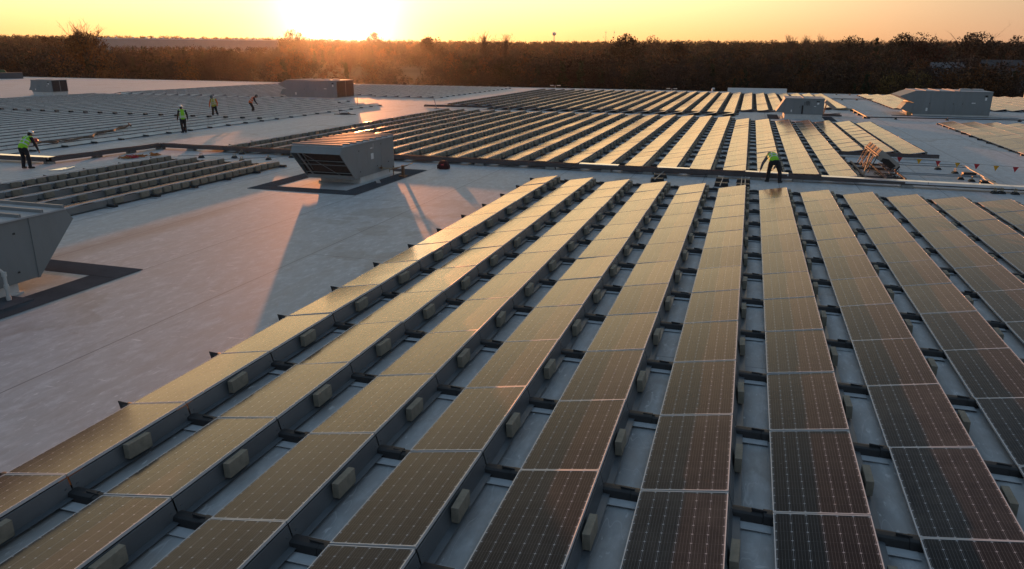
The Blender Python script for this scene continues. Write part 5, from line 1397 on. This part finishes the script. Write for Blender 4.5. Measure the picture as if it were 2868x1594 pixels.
def glow(width, power=1.0):
    a = math_n(nt, 'POWER', math_n(nt, 'DIVIDE', ang_, width), power); return math_n(nt, 'EXPONENT', math_n(nt, 'MULTIPLY', a, -1.0))
bg_.inputs['Strength'].default_value = SKY_E
def addc(a, f, col):
    n = nd(nt, 'ShaderNodeMix'); n.data_type = 'RGBA'; n.blend_type = 'ADD'; n.inputs[0].default_value = 1
    s = nd(nt, 'ShaderNodeMix'); s.data_type = 'RGBA'; nt.links.new(f, s.inputs[0]); s.inputs[6].default_value = (0, 0, 0, 1); s.inputs[7].default_value = (*col, 1); s.clamp_factor = False
    if isinstance(a, bpy.types.NodeSocket): nt.links.new(a, n.inputs[6])
    nt.links.new(s.outputs[2], n.inputs[7]); return n.outputs[2]

# the Nishita sky, calmed, plus the bright aureole a hazy low sun spreads over its side of the sky
hs_ = nd(nt, 'ShaderNodeHueSaturation', i_Color=sky.outputs[0]); hs_.inputs['Saturation'].default_value = .75; hs_.inputs['Value'].default_value = NISH
K = 2 ** -EXPO / SKY_E
def kc(c): return tuple(x * K for x in c)
sep = nd(nt, 'ShaderNodeSeparateXYZ', i_0=nrm.outputs[0]); zz = math_n(nt, 'MAXIMUM', sep.outputs[2], 0.0)
def fall(h): return math_n(nt, 'EXPONENT', math_n(nt, 'MULTIPLY', zz, -1 / h))
col = addc(hs_.outputs[0], math_n(nt, 'ADD', .18, math_n(nt, 'MULTIPLY', math_n(nt, 'POWER', zz, .5), .82)), kc(SK_UP))
col = addc(col, math_n(nt, 'MULTIPLY', glow(SK_W1, 3.0), fall(.24)), kc(SK_G1))
col = addc(col, math_n(nt, 'MULTIPLY', glow(38, 3.0), math_n(nt, 'POWER', math_n(nt, 'MULTIPLY', math_n(nt, 'MULTIPLY', zz, math.e / .16), fall(.16)), 2.0)), kc(SK_N))
col = addc(col, glow(SK_W2, 1.4), kc(SK_G2))
col = addc(col, glow(SK_W3, 1.5), kc(SK_G3))
col = addc(col, math_n(nt, 'MULTIPLY', fall(.075), glow(95, 1.5)), kc(SK_HZ))
col = addc(col, math_n(nt, 'MULTIPLY', math_n(nt, 'SUBTRACT', fall(.15), math_n(nt, 'MULTIPLY', fall(.03), .6)), glow(90, 3.0)), kc(SK_H2))
col = addc(col, math_n(nt, 'MULTIPLY', fall(.40), math_n(nt, 'SUBTRACT', 1.0, glow(70, 3.0))), kc(SK_EA))
nt.links.new(col, bg_.inputs[0])
if HAZE_D:
    hb = MB().box(-5400, 5400, -5400, 5400, GZ - 14, 52)
    hm = bpy.data.materials.new('evening_haze'); hm.use_nodes = True; ht = hm.node_tree; ht.nodes.clear()
    ho = nd(ht, 'ShaderNodeOutputMaterial'); hv = nd(ht, 'ShaderNodeVolumePrincipled'); ht.links.new(hv.outputs[0], ho.inputs['Volume'])
    hv.inputs['Color'].default_value = (.95, .93, .90, 1); hv.inputs['Density'].default_value = HAZE_D; hv.inputs['Anisotropy'].default_value = HAZE_G
    o = hb.build('haze', hm); tag(o, 'thin warm evening haze over the roof and the woods', 'haze', None, 'stuff')
S.view_settings.view_transform = 'Standard'; S.view_settings.look = 'None'; S.view_settings.exposure = EXPO; S.view_settings.gamma = 1
S.render.engine = 'CYCLES'
